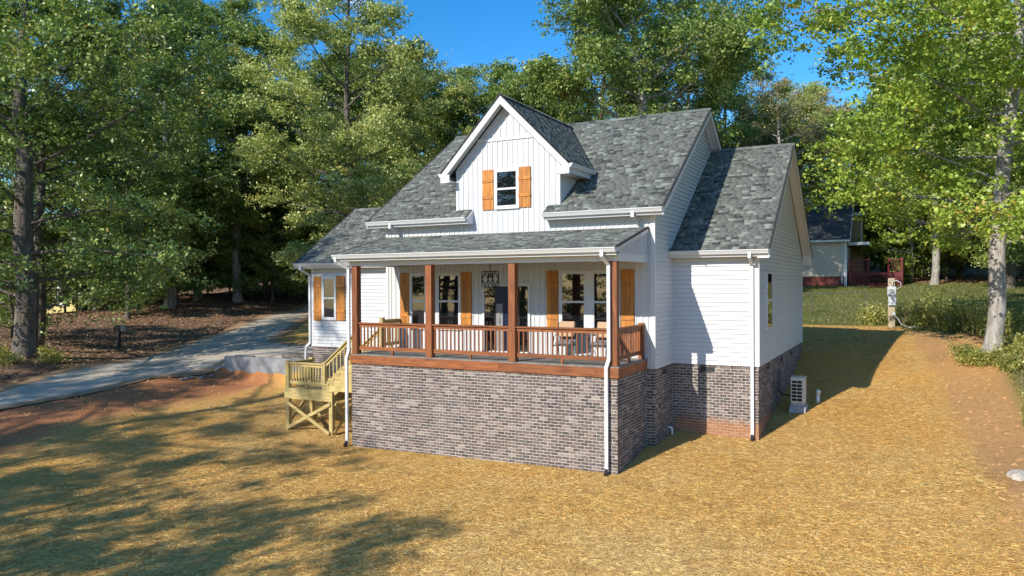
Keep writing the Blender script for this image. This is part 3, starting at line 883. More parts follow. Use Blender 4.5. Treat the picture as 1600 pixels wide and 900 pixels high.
# dormer slopes (run back to the main roof along the valleys)
DY0 = 1.90
yv0 = ME_Y+(DEZ-ME_Z)/MSL; yv1 = ME_Y+(DPZ-ME_Z)/MSL
Td = Vector((DPX-DXR,0,DPZ-DEZ)); Ld = Td.length; Td.normalize()
roof_slope((DXR,DY0,DEZ),(0,1,0),Td,0,lambda t:0,lambda t:(yv0-DY0)+(yv1-yv0)*min(1,t/Ld)+.03,Ld)
Te = Vector((DPX-DXL,0,DPZ-DEZ)); Le = Te.length; Te.normalize()
roof_slope((DXL,DY0,DEZ),(0,1,0),Te,0,lambda t:0,lambda t:(yv0-DY0)+(yv1-yv0)*min(1,t/Le)+.03,Le-.002)
# shingles: the 300 nearest are pieces, the rest one part
arr = np.array(SHN); cen = arr.mean(1); 
dd = np.linalg.norm(cen-np.array(CAM), axis=1) + np.where((cen[:,0] > xR), 0, 4.0)   # the wing slope shows its shingles largest
near = set(np.argsort(dd)[:300].tolist())
SF = np.array([(4,5,6,7),(0,1,5,4),(1,2,6,5),(2,3,7,6),(3,0,4,7)])
rest = arr[[i for i in range(len(arr)) if i not in near]]
Vr = rest.reshape(-1,3); Fr = (SF[None]+8*np.arange(len(rest))[:,None,None]).reshape(-1,4)
link_mesh('shingles', np_mesh('shingles', Vr, Fr, M['shingle']), house, 'stuff')
wing_roof = [o for o in house.children if o.name.startswith('roof')]
wing_roof = max(wing_roof, key=lambda o: max(v.co.x for v in o.data.vertices))
for i in sorted(near):
    link_mesh('shingle', np_mesh('shingle', arr[i], SF, M['shingle']), wing_roof)
# ridge caps
def ridge_caps(a, b, w=.13):
    a, b = Vector(a), Vector(b); L = (b-a).length; n = max(2, int(L/.26)); d = (b-a)/n
    r = MB(); sd = d.normalized().cross(Vector((0,0,1)))
    for i in range(n):
        p = a+d*i; q = a+d*(i+1.06); lift = Vector((0,0,.012))
        for sg in (-1, 1):
            pts = [p, p+sd*sg*w-Vector((0,0,w*.72)), q+sd*sg*w-Vector((0,0,w*.72))-lift, q-lift]
            r.prism([x+Vector((0,0,.035)) for x in pts], Vector((0,0,.014)))
    r.build('ridge_cap', M['shingle'], house)
ridge_caps((MX0,MR_Y,MR_Z),(MX1,MR_Y,MR_Z)); ridge_caps((xR+.1,WR_Y,WR_Z),(WX1,WR_Y,WR_Z)); ridge_caps((LX0,LR_Y,LR_Z),(xL,LR_Y,LR_Z)); ridge_caps((DPX,DY0,DPZ),(DPX,yv1,DPZ))
# ---- trim of the roofs: gutters, fascias, soffits, rakes -------------------------------
def gutter(x0, x1, y, z):
    """K-style gutter along x hanging on the eave at y,z"""
    pr = [(y+.03,z-.015),(y+.03,z-.13),(y-.055,z-.13),(y-.075,z-.09),(y-.10,z-.05),(y-.115,z-.035),(y-.115,z-.015),(y-.10,z-.015),(y-.10,z-.04),(y-.06,z-.09),(y-.05,z-.118),(y+.018,z-.118),(y+.018,z-.015)]
    MB().prism([(x0,a,b) for a,b in pr], (x1-x0,0,0)).build('gutter', M['trim'], house)
    MB().prism([(x0-.006,a,b) for a,b in pr[:8]], (.006,0,0)).prism([(x1,a,b) for a,b in pr[:8]], (.006,0,0)).build('gutter_end', M['trim'], house)
def eave(x0, x1, ye, ze, yw, n=0):
    gutter(x0, x1, ye, ze)
    box('fascia', M['trim'], house, x0, x1, ye+.032, ye+.055, ze-.20, ze-.02)
    box('soffit', M['trim'], house, x0, x1, ye+.056, yw, ze-.205, ze-.185)
eave(MX0+.02, 2.84, ME_Y, ME_Z, D-.002); eave(5.40, MX1-.02, ME_Y, ME_Z, D-.002)
for x in (2.84, 5.36):   # closed returns beside the dormer
    MB().prism([(x,ME_Y+.03,ME_Z-.2),(x,D-.003,ME_Z-.2),(x,D-.003,zmain(D)-.02),(x,ME_Y+.03,ME_Z-.02)], (.04,0,0)).build('eave_return', M['trim'], house)
eave(WX0, WX1-.02, WE_Y, WE_Z, D2-.002)
eave(LX0+.02, xL-.3, LE_Y, LE_Z, D3-.002)
eave(PX0+.01, PX1-.01, PE_Y, PE_Z, -.025)
def rake(x, sg, p0, p1, wallx, w=.17, box_end=True):
    """rake board along a gable edge in plane x; sloping soffit back to wallx"""
    (y0,z0),(y1,z1) = p0, p1
    pts = [(x,y0,z0-.02),(x,y1,z1-.02),(x,y1,z1-.02-w*1.2),(x,y0,z0-.02-w*1.2)]
    MB().prism(pts, (-sg*.025,0,0)).build('rake_board', M['trim'], house)
    MB().prism([(x+sg*.022,y0,z0+.02),(x+sg*.022,y1,z1+.02),(x+sg*.022,y1,z1-.024),(x+sg*.022,y0,z0-.024)], (-sg*.06,0,0)).build('shingle_edge', M['edge'], house)
    xi = x-sg*.026
    pts = [(xi,y0,z0-.13),(xi,y1,z1-.13),(xi,y1,z1-.15),(xi,y0,z0-.15)]
    MB().prism(pts, (wallx-xi,0,0)).build('soffit', M['trim'], house)
rake(MX1+.004,1,(ME_Y,ME_Z),(MR_Y,MR_Z),xR+.03); rake(MX1+.004,1,(yb,ME_Z),(MR_Y,MR_Z),xR+.03)
rake(MX0-.004,-1,(ME_Y,ME_Z),(MR_Y,MR_Z),xL-.03); rake(MX0-.004,-1,(yb,ME_Z),(MR_Y,MR_Z),xL-.03)
rake(WX1+.004,1,(WE_Y,WE_Z),(WR_Y,WR_Z),xW+.03); rake(WX1+.004,1,(yw,WE_Z),(WR_Y,WR_Z),xW+.03)
rake(LX0-.004,-1,(LE_Y,LE_Z),(LR_Y,LR_Z),xLW-.03); rake(LX0-.004,-1,(yl,LE_Z),(LR_Y,LR_Z),xLW-.03)
rake(PX1+.004,1,(PE_Y,PE_Z),(D-.03,PW_Z-.01),W+.06,.10)
rake(PX0-.004,-1,(PE_Y,PE_Z),(D-.03,PW_Z-.01),-.06,.10)
# boxed eave ends of the wing gable (front and back)
for ye, s in ((WE_Y+.03,1),(yw-.03,-1)):
    MB().prism([(xW+.03,ye,WE_Z-.25),(xW+.03,ye+s*.36,WE_Z-.25),(xW+.03,ye+s*.36,WE_Z+.12),(xW+.03,ye,WE_Z-.06)], (WX1-xW-.035,0,0)).build('boxed_eave', M['trim'], house)
box('gutter', M['trim'], house, WX0, WX1+.0, yw-.02, yw+.11, WE_Z-.13, WE_Z-.02)
# flashing line where the wing roof meets the main wall
MB().beam((xR+.035,WE_Y+.1,WE_Z+.1),(xR+.035,WR_Y,WR_Z+.05),.02,.06).build('step_flashing', M['trim'], house)
# dormer rakes (front gable) with deep sloping soffit, and its eave gutters
for xe, sg in ((DXL,-1),(DXR,1)):
    a = Vector((xe,DY0-.004,DEZ)); b = Vector((DPX,DY0-.004,DPZ)); 
    pts = [a+Vector((0,0,-.02)), b+Vector((0,0,-.02)), b+Vector((0,0,-.27)), a+Vector((sg*-.0,0,-.27))]
    MB().prism(pts, (0,.03,0)).build('rake_board', M['trim'], house)
    up = Vector((0,-.025,.022)); dn = Vector((0,-.025,-.022))
    MB().prism([a+up,b+up,b+dn,a+dn], (0,.06,0)).build('shingle_edge', M['edge'], house)
    box('rake_foot', M['trim'], house, min(xe,xe-sg*.30)-(.0 if sg > 0 else .02), max(xe,xe-sg*.30)+(.02 if sg > 0 else 0), DY0+.002, DY0+.03, DEZ-.30, DEZ-.06)
    pts = [a+Vector((0,.03,-.12)), b+Vector((0,.03,-.12)), b+Vector((0,.03,-.145)), a+Vector((0,.03,-.145))]
    MB().prism(pts, (0,D-DY0-.04,0)).build('soffit', M['trim'], house)
    xw = 2.28 if sg < 0 else 5.78
    box('boxed_eave', M['trim'], house, min(xe,xw-.0*sg), max(xe,xw), DY0+.028, yv0-.25, DEZ-.27, DEZ-.245)
    pr = [(0,-.015),(0,-.13),(.085,-.13),(.13,-.05),(.145,-.035),(.145,-.015)]
    MB().prism([(xe+sg*(p-.03),DY0+.01,DEZ+q) for p,q in pr], (0,yv0-DY0-.12,0)).build('gutter', M['trim'], house)
    box('fascia', M['trim'], house, min(xe-sg*.03,xe-sg*.05), max(xe-sg*.03,xe-sg*.05), DY0+.03, yv0-.1, DEZ-.27, DEZ-.03)
# downspouts
def downspout(pts, w=.085, shoe=True):
    d = MB()
    for i in range(len(pts)-1):
        a, b = Vector(pts[i]), Vector(pts[i+1]); e = (b-a).normalized()*.02
        up = (0,1,0) if abs((b-a).normalized().z) > .5 else (0,0,1)
        d.beam(a-e, b+e, w, w*.72, up)
    o = d.build('downspout', M['trim'], house)
    if shoe:
        p = Vector(pts[-1]); MB().beam(p+Vector((0,0,.02)), p+Vector((0,-.12,-.1)), w+.012, w*.8, (1,0,0)).build('splash_shoe', M['door_dark'], o)
downspout([(8.03,-.33,2.83),(8.03,-.33,2.72),(8.10,-.05,2.50),(8.10,-.05,.18),(8.05,-.10,-.02),(8.05,-.10,-2.55)])
downspout([(-.30,-.33,2.83),(-.30,-.33,2.74),(-.06,-.04,2.52),(-.06,-.04,.12),(-.10,-.10,-.12),(-.10,-.10,-2.62)])
downspout([(10.79,3.59,2.85),(10.79,3.59,2.74),(10.79,3.96,2.52),(10.79,3.96,-2.2)])
downspout([(8.08,1.84,3.95),(8.08,1.84,3.84),(8.10,2.22,3.68)], shoe=False)
downspout([(.05,1.84,3.95),(.05,1.84,3.84),(.10,2.22,3.68)], shoe=False)
downspout([(-5.50,3.66,2.74),(-5.50,3.66,2.62),(-5.41,4.07,2.40),(-5.41,4.07,-.15),(-5.55,4.0,-.3),(-5.55,3.97,-.78)], shoe=False)
# ==================================================================== GROUND
def grow(a, b, n, r): 
    out = [a]; s = b
    for i in range(n): s *= r; out.append(out[-1]+s)
    return out
def axis(lo, hi, st):
    core_ = list(np.arange(lo, hi+1e-6, st))
    L = grow(core_[0], -st, 26, 1.28)[1:][::-1]; Rr = grow(core_[-1], st, 26, 1.28)[1:]
    return np.array(L+core_+Rr)
gxs, gys = axis(-46, 32, .36), axis(-24, 58, .36)
gys = np.sort(np.concatenate([gys[(gys < 3.95) | (gys > 4.3)], [3.97, 4.06, 4.2, 4.28]]))
GX, GY = np.meshgrid(gxs, gys)
def poly_in(P, x, y):
    P = np.array(P); ins = np.zeros(np.shape(x), bool); j = len(P)-1
    for i in range(len(P)):
        c = ((P[i,1] > y) != (P[j,1] > y)) & (x < (P[j,0]-P[i,0])*(y-P[i,1])/(P[j,1]-P[i,1]+1e-12)+P[i,0])
        ins ^= c; j = i
    return ins
def seg_dist(P, x, y):
    d = np.full(np.shape(x), 1e9); P = np.array(P, float)
    for a, b in zip(P[:-1], P[1:]):
        ab = b-a; t = np.clip(((x-a[0])*ab[0]+(y-a[1])*ab[1])/(ab@ab), 0, 1)
        d = np.minimum(d, np.hypot(x-a[0]-t*ab[0], y-a[1]-t*ab[1]))
    return d
ROAD_HI = [(-8.5,-22),(-11.5,-12),(-14.0,-6),(-15.7,-1.5),(-17.3,4.9),(-21.6,13.7),(-26.5,24.5),(-33,36),(-42,48)]
ROAD_LO = [(-5.0,-22),(-8.0,-12),(-10.6,-6.5),(-11.8,-3.5),(-10.9,1.4),(-10.15,4.0),(-10.0,4.28),(-5.45,4.28),(-5.45,8.8),(-10.6,9.4),(-14.2,11.2),(-19.2,18.3),(-23.5,25),(-29.5,36),(-38,48)]
ROAD = ROAD_HI + ROAD_LO[::-1]
STRAW_R = [(17.2,-30),(16.7,-6),(16.3,-1.5),(16.1,2.5),(15.9,6),(15.65,10),(15.25,14.5),(14.95,19.4),(14.1,20.6),(9,20.4),(3,20.5),(-6,20)]
def zones(x, y):
    # red clay
    dr = seg_dist(STRAW_R[:8], x, y)
    right = x > np.interp(y, [p[1] for p in STRAW_R[:8]], [p[0] for p in STRAW_R[:8]])
    band = np.interp(y, [-10,-2,4,9,12,16,20], [.5,.5,.55,.95,1.0,.6,.3])
    clay = np.where(right, np.clip(1.1-.8*np.maximum(0, dr-band*.85), 0, 1)*(y < 20.3), np.clip(.62-dr*.55, 0, 1)*(y < 19.5))
    dl = seg_dist(ROAD_LO[2:6], x, y); lft = (x < -3)
    clay = np.maximum(clay, np.where(lft, np.clip(1.25-.24*dl, 0, 1), 0))
    # leaf litter: woods floor beyond the drive and the right bank
    hi = np.array(ROAD_HI); xr = np.interp(y, hi[:,1], hi[:,0])
    far = np.clip(.5+(xr-x)*.8, 0, 1)
    lit = np.where(y > -22, far, np.clip(.5+(xr-x)*.8, 0, 1))
    bank = np.where(right & (y < 20), np.clip((x-np.interp(y, [p[1] for p in STRAW_R[:8]], [p[0] for p in STRAW_R[:8]])-band)*.9, 0, 1), 0)
    lit = np.maximum(lit, bank*.52)
    woods = np.clip((y-(46+.25*np.maximum(0, 8-x)*0))*.25, 0, 1)*(x > 12)
    lit = np.maximum(lit, np.clip(woods, 0, .75)*(x > 15))
    lit = np.maximum(lit, np.where((x < 2) & (y > 26), np.clip((y-26)*.2, 0, 1), 0))
    lit = np.maximum(lit, np.clip((y-66)*.2, 0, 1))
    # grass: lawn behind and part of the bank
    yb_ = np.interp(x, [-6,3,9,14.1,14.95,16.5,40], [20,20.5,20.4,20.6,19.4,17.5,14])
    gr = np.clip(.5+(y-yb_)*.6, 0, 1)*(x > -8)
    gr = np.maximum(gr, np.where(right, np.clip((x-16.4)*.6, 0, .75), 0))
    return clay, lit, gr
GZ = H(GX, GY)
und = poly_in(ROAD, GX, GY)
GZ = GZ - np.where(und, .045, 0)
nx, ny = len(gxs), len(gys)
V = np.stack([GX, GY, GZ], -1).reshape(-1,3)
ii = (np.arange(ny-1)[:,None]*nx + np.arange(nx-1)[None]).ravel()
Fc = np.stack([ii, ii+1, ii+nx+1, ii+nx], 1)
gm = np_mesh('ground', V, Fc, M['ground'], True)
c_, l_, g_ = zones(GX, GY)
ca = gm.color_attributes.new('zone', 'FLOAT_COLOR', 'POINT')
ca.data.foreach_set('color', np.stack([c_, l_, g_, np.ones_like(c_)], -1).reshape(-1).astype(np.float32))
ground = link_mesh('ground', gm, None, 'structure')
ground['label'] = 'sloping red clay and straw covered ground with lawn and leaf littered bank'
# gravel drive: a sheet laid on the ground
def drive():
    st = .36
    xs = np.arange(-46, -4, st); ys = np.arange(-24, 50, st)
    X, Y = np.meshgrid(xs, ys)
    jx, jy = X+.18, Y+.18
    ins = poly_in(ROAD, jx, jy)
    # cells fully on the ground grid so that the sheet follows the same facets
    idx = {}; vs_ = []; fs = []
    def vid(i, j):
        if (i, j) not in idx:
            idx[(i, j)] = len(vs_); vs_.append((xs[i], ys[j]))
        return idx[(i, j)]
    for j in range(len(ys)-1):
        for i in range(len(xs)-1):
            if ins[j, i]: fs.append((vid(i,j), vid(i+1,j), vid(i+1,j+1), vid(i,j+1)))
    P = np.array(vs_)
    bd = seg_dist(ROAD+[ROAD[0]], P[:,0], P[:,1])
    # pull the stair-stepped border onto the edge line
    P2 = P.copy(); Q = np.array(ROAD+[ROAD[0]], float)
    m = (bd < .42)
    for k in np.nonzero(m)[0]:
        best = None
        for a, b in zip(Q[:-1], Q[1:]):
            ab = b-a; t = min(1, max(0, ((P[k]-a)@ab)/(ab@ab))); c = a+t*ab; e = np.hypot(*(P[k]-c))
            if best is None or e < best[0]: best = (e, c)
        nb = sum((q in idx) for q in ())
        P2[k] = best[1] + rng.normal(0, .05, 2) if not (-10.2 < P[k][0] < -5 and P[k][1] < 4.7) else best[1]
    edge = {}
    for f in fs:
        for a, b in zip(f, f[1:]+f[:1]):
            e = (min(a,b), max(a,b)); edge[e] = edge.get(e, 0)+1
    bv = {v for e, n in edge.items() if n == 1 for v in e}
    for k in range(len(P)):
        if k not in bv: P2[k] = P[k]
    z = H(P2[:,0], P2[:,1]) + np.where((P2[:,0] > -10.4) & (P2[:,1] > 4.1), .035, .012)
    V = np.c_[P2, z]
    me = np_mesh('driveway', V, np.array(fs), M['gravel'], True)
    e_ = np.clip(1-seg_dist(ROAD+[ROAD[0]], P2[:,0], P2[:,1])/1.3, 0, 1)
    e_ = np.where((P2[:,0] > -10.3) & (P2[:,1] > 3.5) & (P2[:,1] < 9.6), 0, e_)
    ea = me.attributes.new('edge', 'FLOAT', 'POINT'); ea.data.foreach_set('value', e_.astype(np.float32))
    return me
dv = link_mesh('driveway', drive(), None, 'structure')

# loose straw: real strands lying on the lawn
def scatter_quads(name, n, xr_, yr_, keep, wl_, ll_, mat, lift=(.005,.03), tilt=.25, label=None, upright=False, weight_near=True):
    x = rng.uniform(*xr_, n*3); y = rng.uniform(*yr_, n*3)
    k = keep(x, y)
    d = np.hypot(x-CAM.x, y-CAM.y)
    pr = np.clip(15./d, .0, 1.0)**1.3 if weight_near else np.ones_like(d)
    k &= rng.uniform(0, 1, len(x)) < pr
    x, y = x[k][:n], y[k][:n]; m = len(x)
    z = H(x, y)
    ln = rng.uniform(*ll_, m)/2; wd = rng.uniform(*wl_, m)/2
    an = rng.uniform(0, 2*np.pi, m); ti = rng.normal(0, tilt, m)
    if upright: ti = rng.normal(1.25, .25, m)
    dx = np.stack([np.cos(an)*np.cos(ti), np.sin(an)*np.cos(ti), np.sin(ti)], 1)
    px = np.stack([-np.sin(an), np.cos(an), rng.normal(0, .3, m)], 1)
    c = np.stack([x, y, z+rng.uniform(*lift, m)], 1)
    if upright: c[:,2] = z + np.abs(dx[:,2])*ln
    a = c-dx*ln[:,None]; b = c+dx*ln[:,None]; w = px*wd[:,None]
    tp = .25 if upright else 1.
    V = np.stack([a-w, a+w, b+w*tp, b-w*tp], 1).reshape(-1,3)
    Fc = np.arange(4*m).reshape(-1,4)
    o = link_mesh(name, np_mesh(name, V, Fc, mat), None, 'stuff')
    if label: o['label'] = label
    return o
def in_house(x, y):
    return ((x > -.02) & (x < W+.02) & (y > -.02) & (y < 5)) | ((x > -.5) & (x < xR) & (y > D) & (y < 12.5)) | ((x > xR-.1) & (x < xW+.02) & (y > D2-.02) & (y < DB)) | ((x > xLW-.02) & (x < 0) & (y > D3) & (y < 10.5))
def straw_keep(x, y):
    c, l, g = zones(x, y)
    return (c+rng.normal(0,.2,len(x))*(x > 0)+rng.normal(0,.08,len(x))*(x <= 0) < np.where(x < -2, .36, .45)) & (l < .3) & (g < .4) & ~poly_in(ROAD, x, y) & ~in_house(x, y) & (y < 21)
scatter_quads('straw_mulch', 480000, (-15,17), (-13,21), straw_keep, (.007,.012), (.06,.17), M['straw'], (.003,.014), .09, 'golden straw mulch spread over the sloping lawn')
def litter_keep(x, y):
    c, l, g = zones(x, y); return (l > .45) & ~poly_in(ROAD, x, y)
scatter_quads('leaf_litter', 60000, (-45,30), (-10,60), litter_keep, (.05,.11), (.08,.17), M['litter'], (.005,.04), .3, 'brown fallen leaves covering the bank under the trees', weight_near=False)
def grass_keep(x, y):
    c, l, g = zones(x, y); return (g > .5) & (l < .6)
scatter_quads('lawn_grass', 110000, (3,30), (-6,55), grass_keep, (.02,.04), (.05,.12), M['grass'], (0,.01), .3, 'short green and yellow grass of the back lawn', upright=True, weight_near=False)
# a few clods on the clay
cl = MB()
for i in range(420):
    if i % 2: x, y = rng.uniform(15.6, 17.2), rng.uniform(-4, 19)
    else: x, y = rng.uniform(-11.5, -6.5), rng.uniform(-6, 3.4)
    if poly_in(ROAD, np.array([x]), np.array([y]))[0]: continue
    r_ = rng.uniform(.02,.075); z = h(x, y)
    k = len(cl.v); a = rng.uniform(0, 6.3)
    for q in range(4): cl.v.append((x+r_*math.cos(a+q*1.57)*rng.uniform(.7,1.3), y+r_*math.sin(a+q*1.57)*rng.uniform(.7,1.3), z-.01))
    cl.v.append((x, y, z+r_*rng.uniform(.5,.9)))
    cl.f += [(k,k+1,k+4),(k+1,k+2,k+4),(k+2,k+3,k+4),(k+3,k,k+4)]
tag(cl.build('clay_clods', simple('red_clay_clod', (.46,.25,.10), .95, var=.3, nscale=3.), None, 'stuff'), 'small clods of red clay along the edges of the straw')

# ==================================================================== THINGS AROUND THE HOUSE
# wooden landing with steps up to the porch
st = empty('porch_steps', (-1.9,.9,-2.6), 'yellow lumber steps and railed landing with cross braces left of the porch', 'steps')
PX, PY, PZ = M['pine_x'], M['pine_y'], M['pine_z']
x0, x1, y0, y1, zl = -2.95, -1.02, .30, 1.50, -1.22
def lp(x, y, zt_): return box('post', PZ, st, x-.07, x+.07, y-.07, y+.07, h(x, y)-.1, zt_, bevel=.006)
for x, y, t in ((x0+.07,y0+.07,-.36),(x1-.07,y0+.07,zl-.04),(x0+.07,y1-.07,-.36),(x1-.07,y1-.07,zl-.04)): lp(x, y, t)
box('newel', PZ, st, -1.43, -1.31, y0+.01, y0+.13, zl, -.34); box('newel', PZ, st, -1.43, -1.31, y1-.13, y1-.01, zl, -.34)
for y in (y0-.022, y1-.018):
    box('rim_board', PX, st, x0-.02, x1+.02, y, y+.04, zl-.33, zl-.032)
for x in (x0-.022, x1-.018): box('rim_board', PY, st, x, x+.04, y0+.02, y1-.02, zl-.325, zl-.034)
n = 9; w = (y1-y0+.06)/n
for i in range(n): box('landing_board', PX, st, x0-.04, x1+.04, y0-.03+i*w+.003, y0-.03+(i+1)*w-.003, zl-.03, zl)
def xbrace(a, b):
    za, zb_ = h(*a), h(*b)
    MB().beam((a[0],a[1],za+.08),(b[0],b[1],zl-.40),.035,.10).build('cross_brace', PX, st)
    dx, dy = b[0]-a[0], b[1]-a[1]; L = math.hypot(dx, dy); o = (dy/L*.04, -dx/L*.04)
    MB().beam((a[0]+o[0],a[1]+o[1],zl-.40),(b[0]+o[0],b[1]+o[1],zb_+.08),.035,.10).build('cross_brace', PX, st)
xbrace((x0+.07,y0-.03),(x1-.07,y0-.03)); xbrace((x1+.03,y0+.07),(x1+.03,y1-.07)); xbrace((x1-.07,y1+.03),(x0+.07,y1+.03)); xbrace((x0-.03,y1-.07),(x0-.03,y0+.07))
PINE = (PX,PY,PZ)
railing((x0+.14,y0+.07),(-1.43,y0+.07), zl+.14, -.40, PINE, 12, 0, st, 'landing_railing')
railing((x0+.07,y1-.14),(x0+.07,y0+.14), zl+.14, -.40, PINE, 8, 1, st, 'landing_railing')
# flight: seven risers
rise, run = 1.22/7, .225; xs0 = -1.385
for y in (y0+.02, y1-.055):
    pts = [(xs0,zl)]
    for i in range(6): pts += [(xs0+i*run, zl+(i+1)*rise), (xs0+(i+1)*run, zl+(i+1)*rise)]
    pts += [(-.045,zl+6*rise),(-.045,-.58),(-.9,zl-.03),(-1.02,zl-.0)]
    # built from slabs so that the saw-tooth stays clean
    mb = MB()
    for i in range(6): mb.box(xs0+i*run, xs0+(i+1)*run, y, y+.038, zl+(i)*rise-.0, zl+(i+1)*rise-.001)
    mb.prism([(xs0+.36,y,zl+.0),(xs0+6*run,y,zl+5*rise+.0),(xs0+6*run,y,zl+5*rise-.26),(xs0+.36+.1,y,zl-.12)], (0,.038,0))
    for i in range(1,6): mb.box(xs0+i*run, xs0+6*run, y+.001, y+.037, zl+(i-1)*rise, zl+i*rise-.001)
    mb.build('stringer', PX, st)
for i in range(6):
    z = zl+(i+1)*rise
    box('tread', PY, st, xs0+i*run-.03, xs0+(i+1)*run-.002, y0-.005, y1+.005, z, z+.035)
for y in (y0+.07, y1-.07):
    a = Vector((-1.40,y,-.42)); b = Vector((-.02,y,.68))
    rl = MB().beam(a, b, .13, .04).build('stair_railing', PX, st)
    MB().beam(a-Vector((0,0,.08)), b-Vector((0,0,.08)), .04, .09).build('top_rail', PX, rl)
    MB().beam(a-Vector((-.1,0,.60)), b-Vector((0,0,.68)), .04, .09).build('bottom_rail', PX, rl)
    for i in range(9):
        t = (i+.6)/9.4; p = a.lerp(b, t)
        box('baluster', PZ, rl, p.x-.017, p.x+.017, y-.017, y+.017, p.z-.66, p.z-.10)

# patio chairs on the porch
def patio_chair(x, y, rz, label):
    c = empty('patio_chair', (x,y,.002), label, 'chair', 'cushioned chairs behind the porch railing')
    def at0(o): o.location = (0,0,0); return o
    fr = MB()
    for sx in (-.27,.27):
        fr.tube([(sx,-.30,0),(sx,-.29,.25),(sx,-.27,.40),(sx,-.20,.60),(sx,-.05,.645),(sx,.18,.63)], .014, 6)
        fr.tube([(sx,.30,0),(sx,.24,.30),(sx,.20,.45),(sx,.27,.95)], .014, 6)
        fr.tube([(sx,-.29,.36),(sx,.22,.36)], .012, 6)
    fr.tube([(-.27,.27,.95),(.27,.27,.95)], .014, 6); fr.tube([(-.27,-.28,.36),(.27,-.28,.36)], .012, 6); fr.tube([(-.27,.22,.36),(.27,.22,.36)], .012, 6)
    at0(fr.build('frame', M['black_metal'], c, smooth=True))
    at0(MB().prism([(-.24,.20,.46),(.24,.20,.46),(.24,.262,.93),(-.24,.262,.93)], (0,.012,0)).build('sling_back', M['grey_cloth'], c))
    at0(MB().box(-.24,.24,-.27,.19,.36,.378).build('sling_seat', M['grey_cloth'], c))
    at0(MB().box(-.23,.23,-.25,.14,.38,.47).build('seat_cushion', M['grey_cloth'], c, bevel=.03))
    at0(MB().prism([(-.22,.06,.58),(.22,.06,.58),(.22,.17,1.0),(-.22,.17,1.0)], (0,.07,.0)).build('back_cushion', M['tan_cloth'], c, bevel=.025))
    c.rotation_euler = (0,0,rz)
    return c
patio_chair(6.28, 1.45, R(8), 'tan cushioned metal chair on the porch between the two pairs of window panes')
patio_chair(7.32, 1.50, R(-6), 'tan cushioned metal chair on the porch nearest the right corner post')
# geometric lantern hanging from the porch ceiling
ln_ = empty('porch_lantern', (4.12,1.1,1.94), 'black geometric cage lantern hanging on a rod over the porch', 'lantern')
g = MB(); cx, cy, a = 4.12, 1.1, .175; zb0, zt0 = 1.96, 2.41
for sx in (-1,1):
    for sy in (-1,1): g.beam((cx+sx*a,cy+sy*a,zb0),(cx+sx*a,cy+sy*a,zt0),.018,.018,(0,1,0))
for z in (zb0,zt0):
    for s in (-1,1): g.beam((cx-a,cy+s*a,z),(cx+a,cy+s*a,z),.018,.018); g.beam((cx+s*a,cy-a,z),(cx+s*a,cy+a,z),.018,.018)
zc = (zb0+zt0)/2
for s in (-1,1):
    for u_, v_ in (((-a,zc),(0,zt0)),((0,zt0),(a,zc)),((a,zc),(0,zb0)),((0,zb0),(-a,zc))):
        g.beam((cx+u_[0],cy+s*a,u_[1]),(cx+v_[0],cy+s*a,v_[1]),.014,.014,(0,1,0)); g.beam((cx+s*a,cy+u_[0],u_[1]),(cx+s*a,cy+v_[0],v_[1]),.014,.014,(1,0,0))
for z in (zt0,): g.beam((cx-a,cy-a,z),(cx+a,cy+a,z),.014,.014); g.beam((cx-a,cy+a,z),(cx+a,cy-a,z),.014,.014)
g.build('cage', M['black_metal'], ln_)
MB().tube([(cx,cy,zt0),(cx,cy,2.66)], .010, 6).tube([(cx,cy,2.64),(cx,cy,2.655)], .06, 12).build('rod', M['black_metal'], ln_)
MB().tube([(cx,cy,zt0-.18),(cx,cy,zt0)], .014, 6).tube([(cx-.05,cy,zt0-.2),(cx-.05,cy,zt0-.08)], .014, 6).tube([(cx+.05,cy,zt0-.2),(cx+.05,cy,zt0-.08)], .014, 6).build('candle_sockets', M['black_metal'], ln_)
# mini split unit on its block
ax_, ay_ = 11.62, 7.05; az = h(ax_, ay_)
hp = empty('heat_pump', (ax_,ay_,az+.24), 'small beige outdoor heat pump unit with slotted grille on a grey block', 'heat pump')
b = box('cabinet', M['ac'], hp, ax_-.19, ax_+.19, ay_-.30, ay_+.30, az+.25, az+1.0, bevel=.012)
box('lid', M['ac'], hp, ax_-.2, ax_+.2, ay_-.31, ay_+.31, az+1.0, az+1.03)
for r_ in range(6):
    for c in range(2):
        box('grille_slot', M['dark_void'], b, ax_-.155+c*.15, ax_-.02+c*.15, ay_-.308, ay_-.296, az+.32+r_*.108, az+.40+r_*.108)
MB().tube([(ax_-.05,ay_,az+.9),(ax_+.195,ay_,az+.9)], .03, 8).box(ax_+.19,ax_+.2,ay_-.2,ay_+.2,az+.4,az+.9).build('side_panel', M['ac'], hp)
MB().tube([(ax_-.19,ay_+.1,az+.42),(ax_-.45,ay_+.1,az+.44),(xW+.04,ay_+.1,az+.6)], .025, 6).build('refrigerant_line', M['dark_void'], hp)
bl = empty('concrete_block', (ax_,ay_,az), 'grey concrete block standing under the beige heat pump', 'block')
MB().box(ax_-.24,ax_+.24,ay_-.33,ay_+.33,az-.1,az+.15).build('base', M['block'], bl, bevel=.01)
MB().box(ax_-.20,ax_+.20,ay_-.28,ay_+.28,az+.15,az+.249).build('cap', M['block'], bl, bevel=.01)
px_, py_ = 12.08, 8.0; pz = h(px_, py_)
pv = empty('cleanout_pipe', (px_,py_,pz), 'short white plastic pipe standing in the straw beside the heat pump', 'pipe')
MB().tube([(px_,py_,pz-.1),(px_,py_,pz+.28)], .055, 12).build('riser', M['pvc'], pv, smooth=True)
MB().tube([(px_,py_,pz+.28),(px_+.02,py_-.0,pz+.36),(px_+.05,py_,pz+.39)], .07, 12).build('cap', M['pvc'], pv, smooth=True)
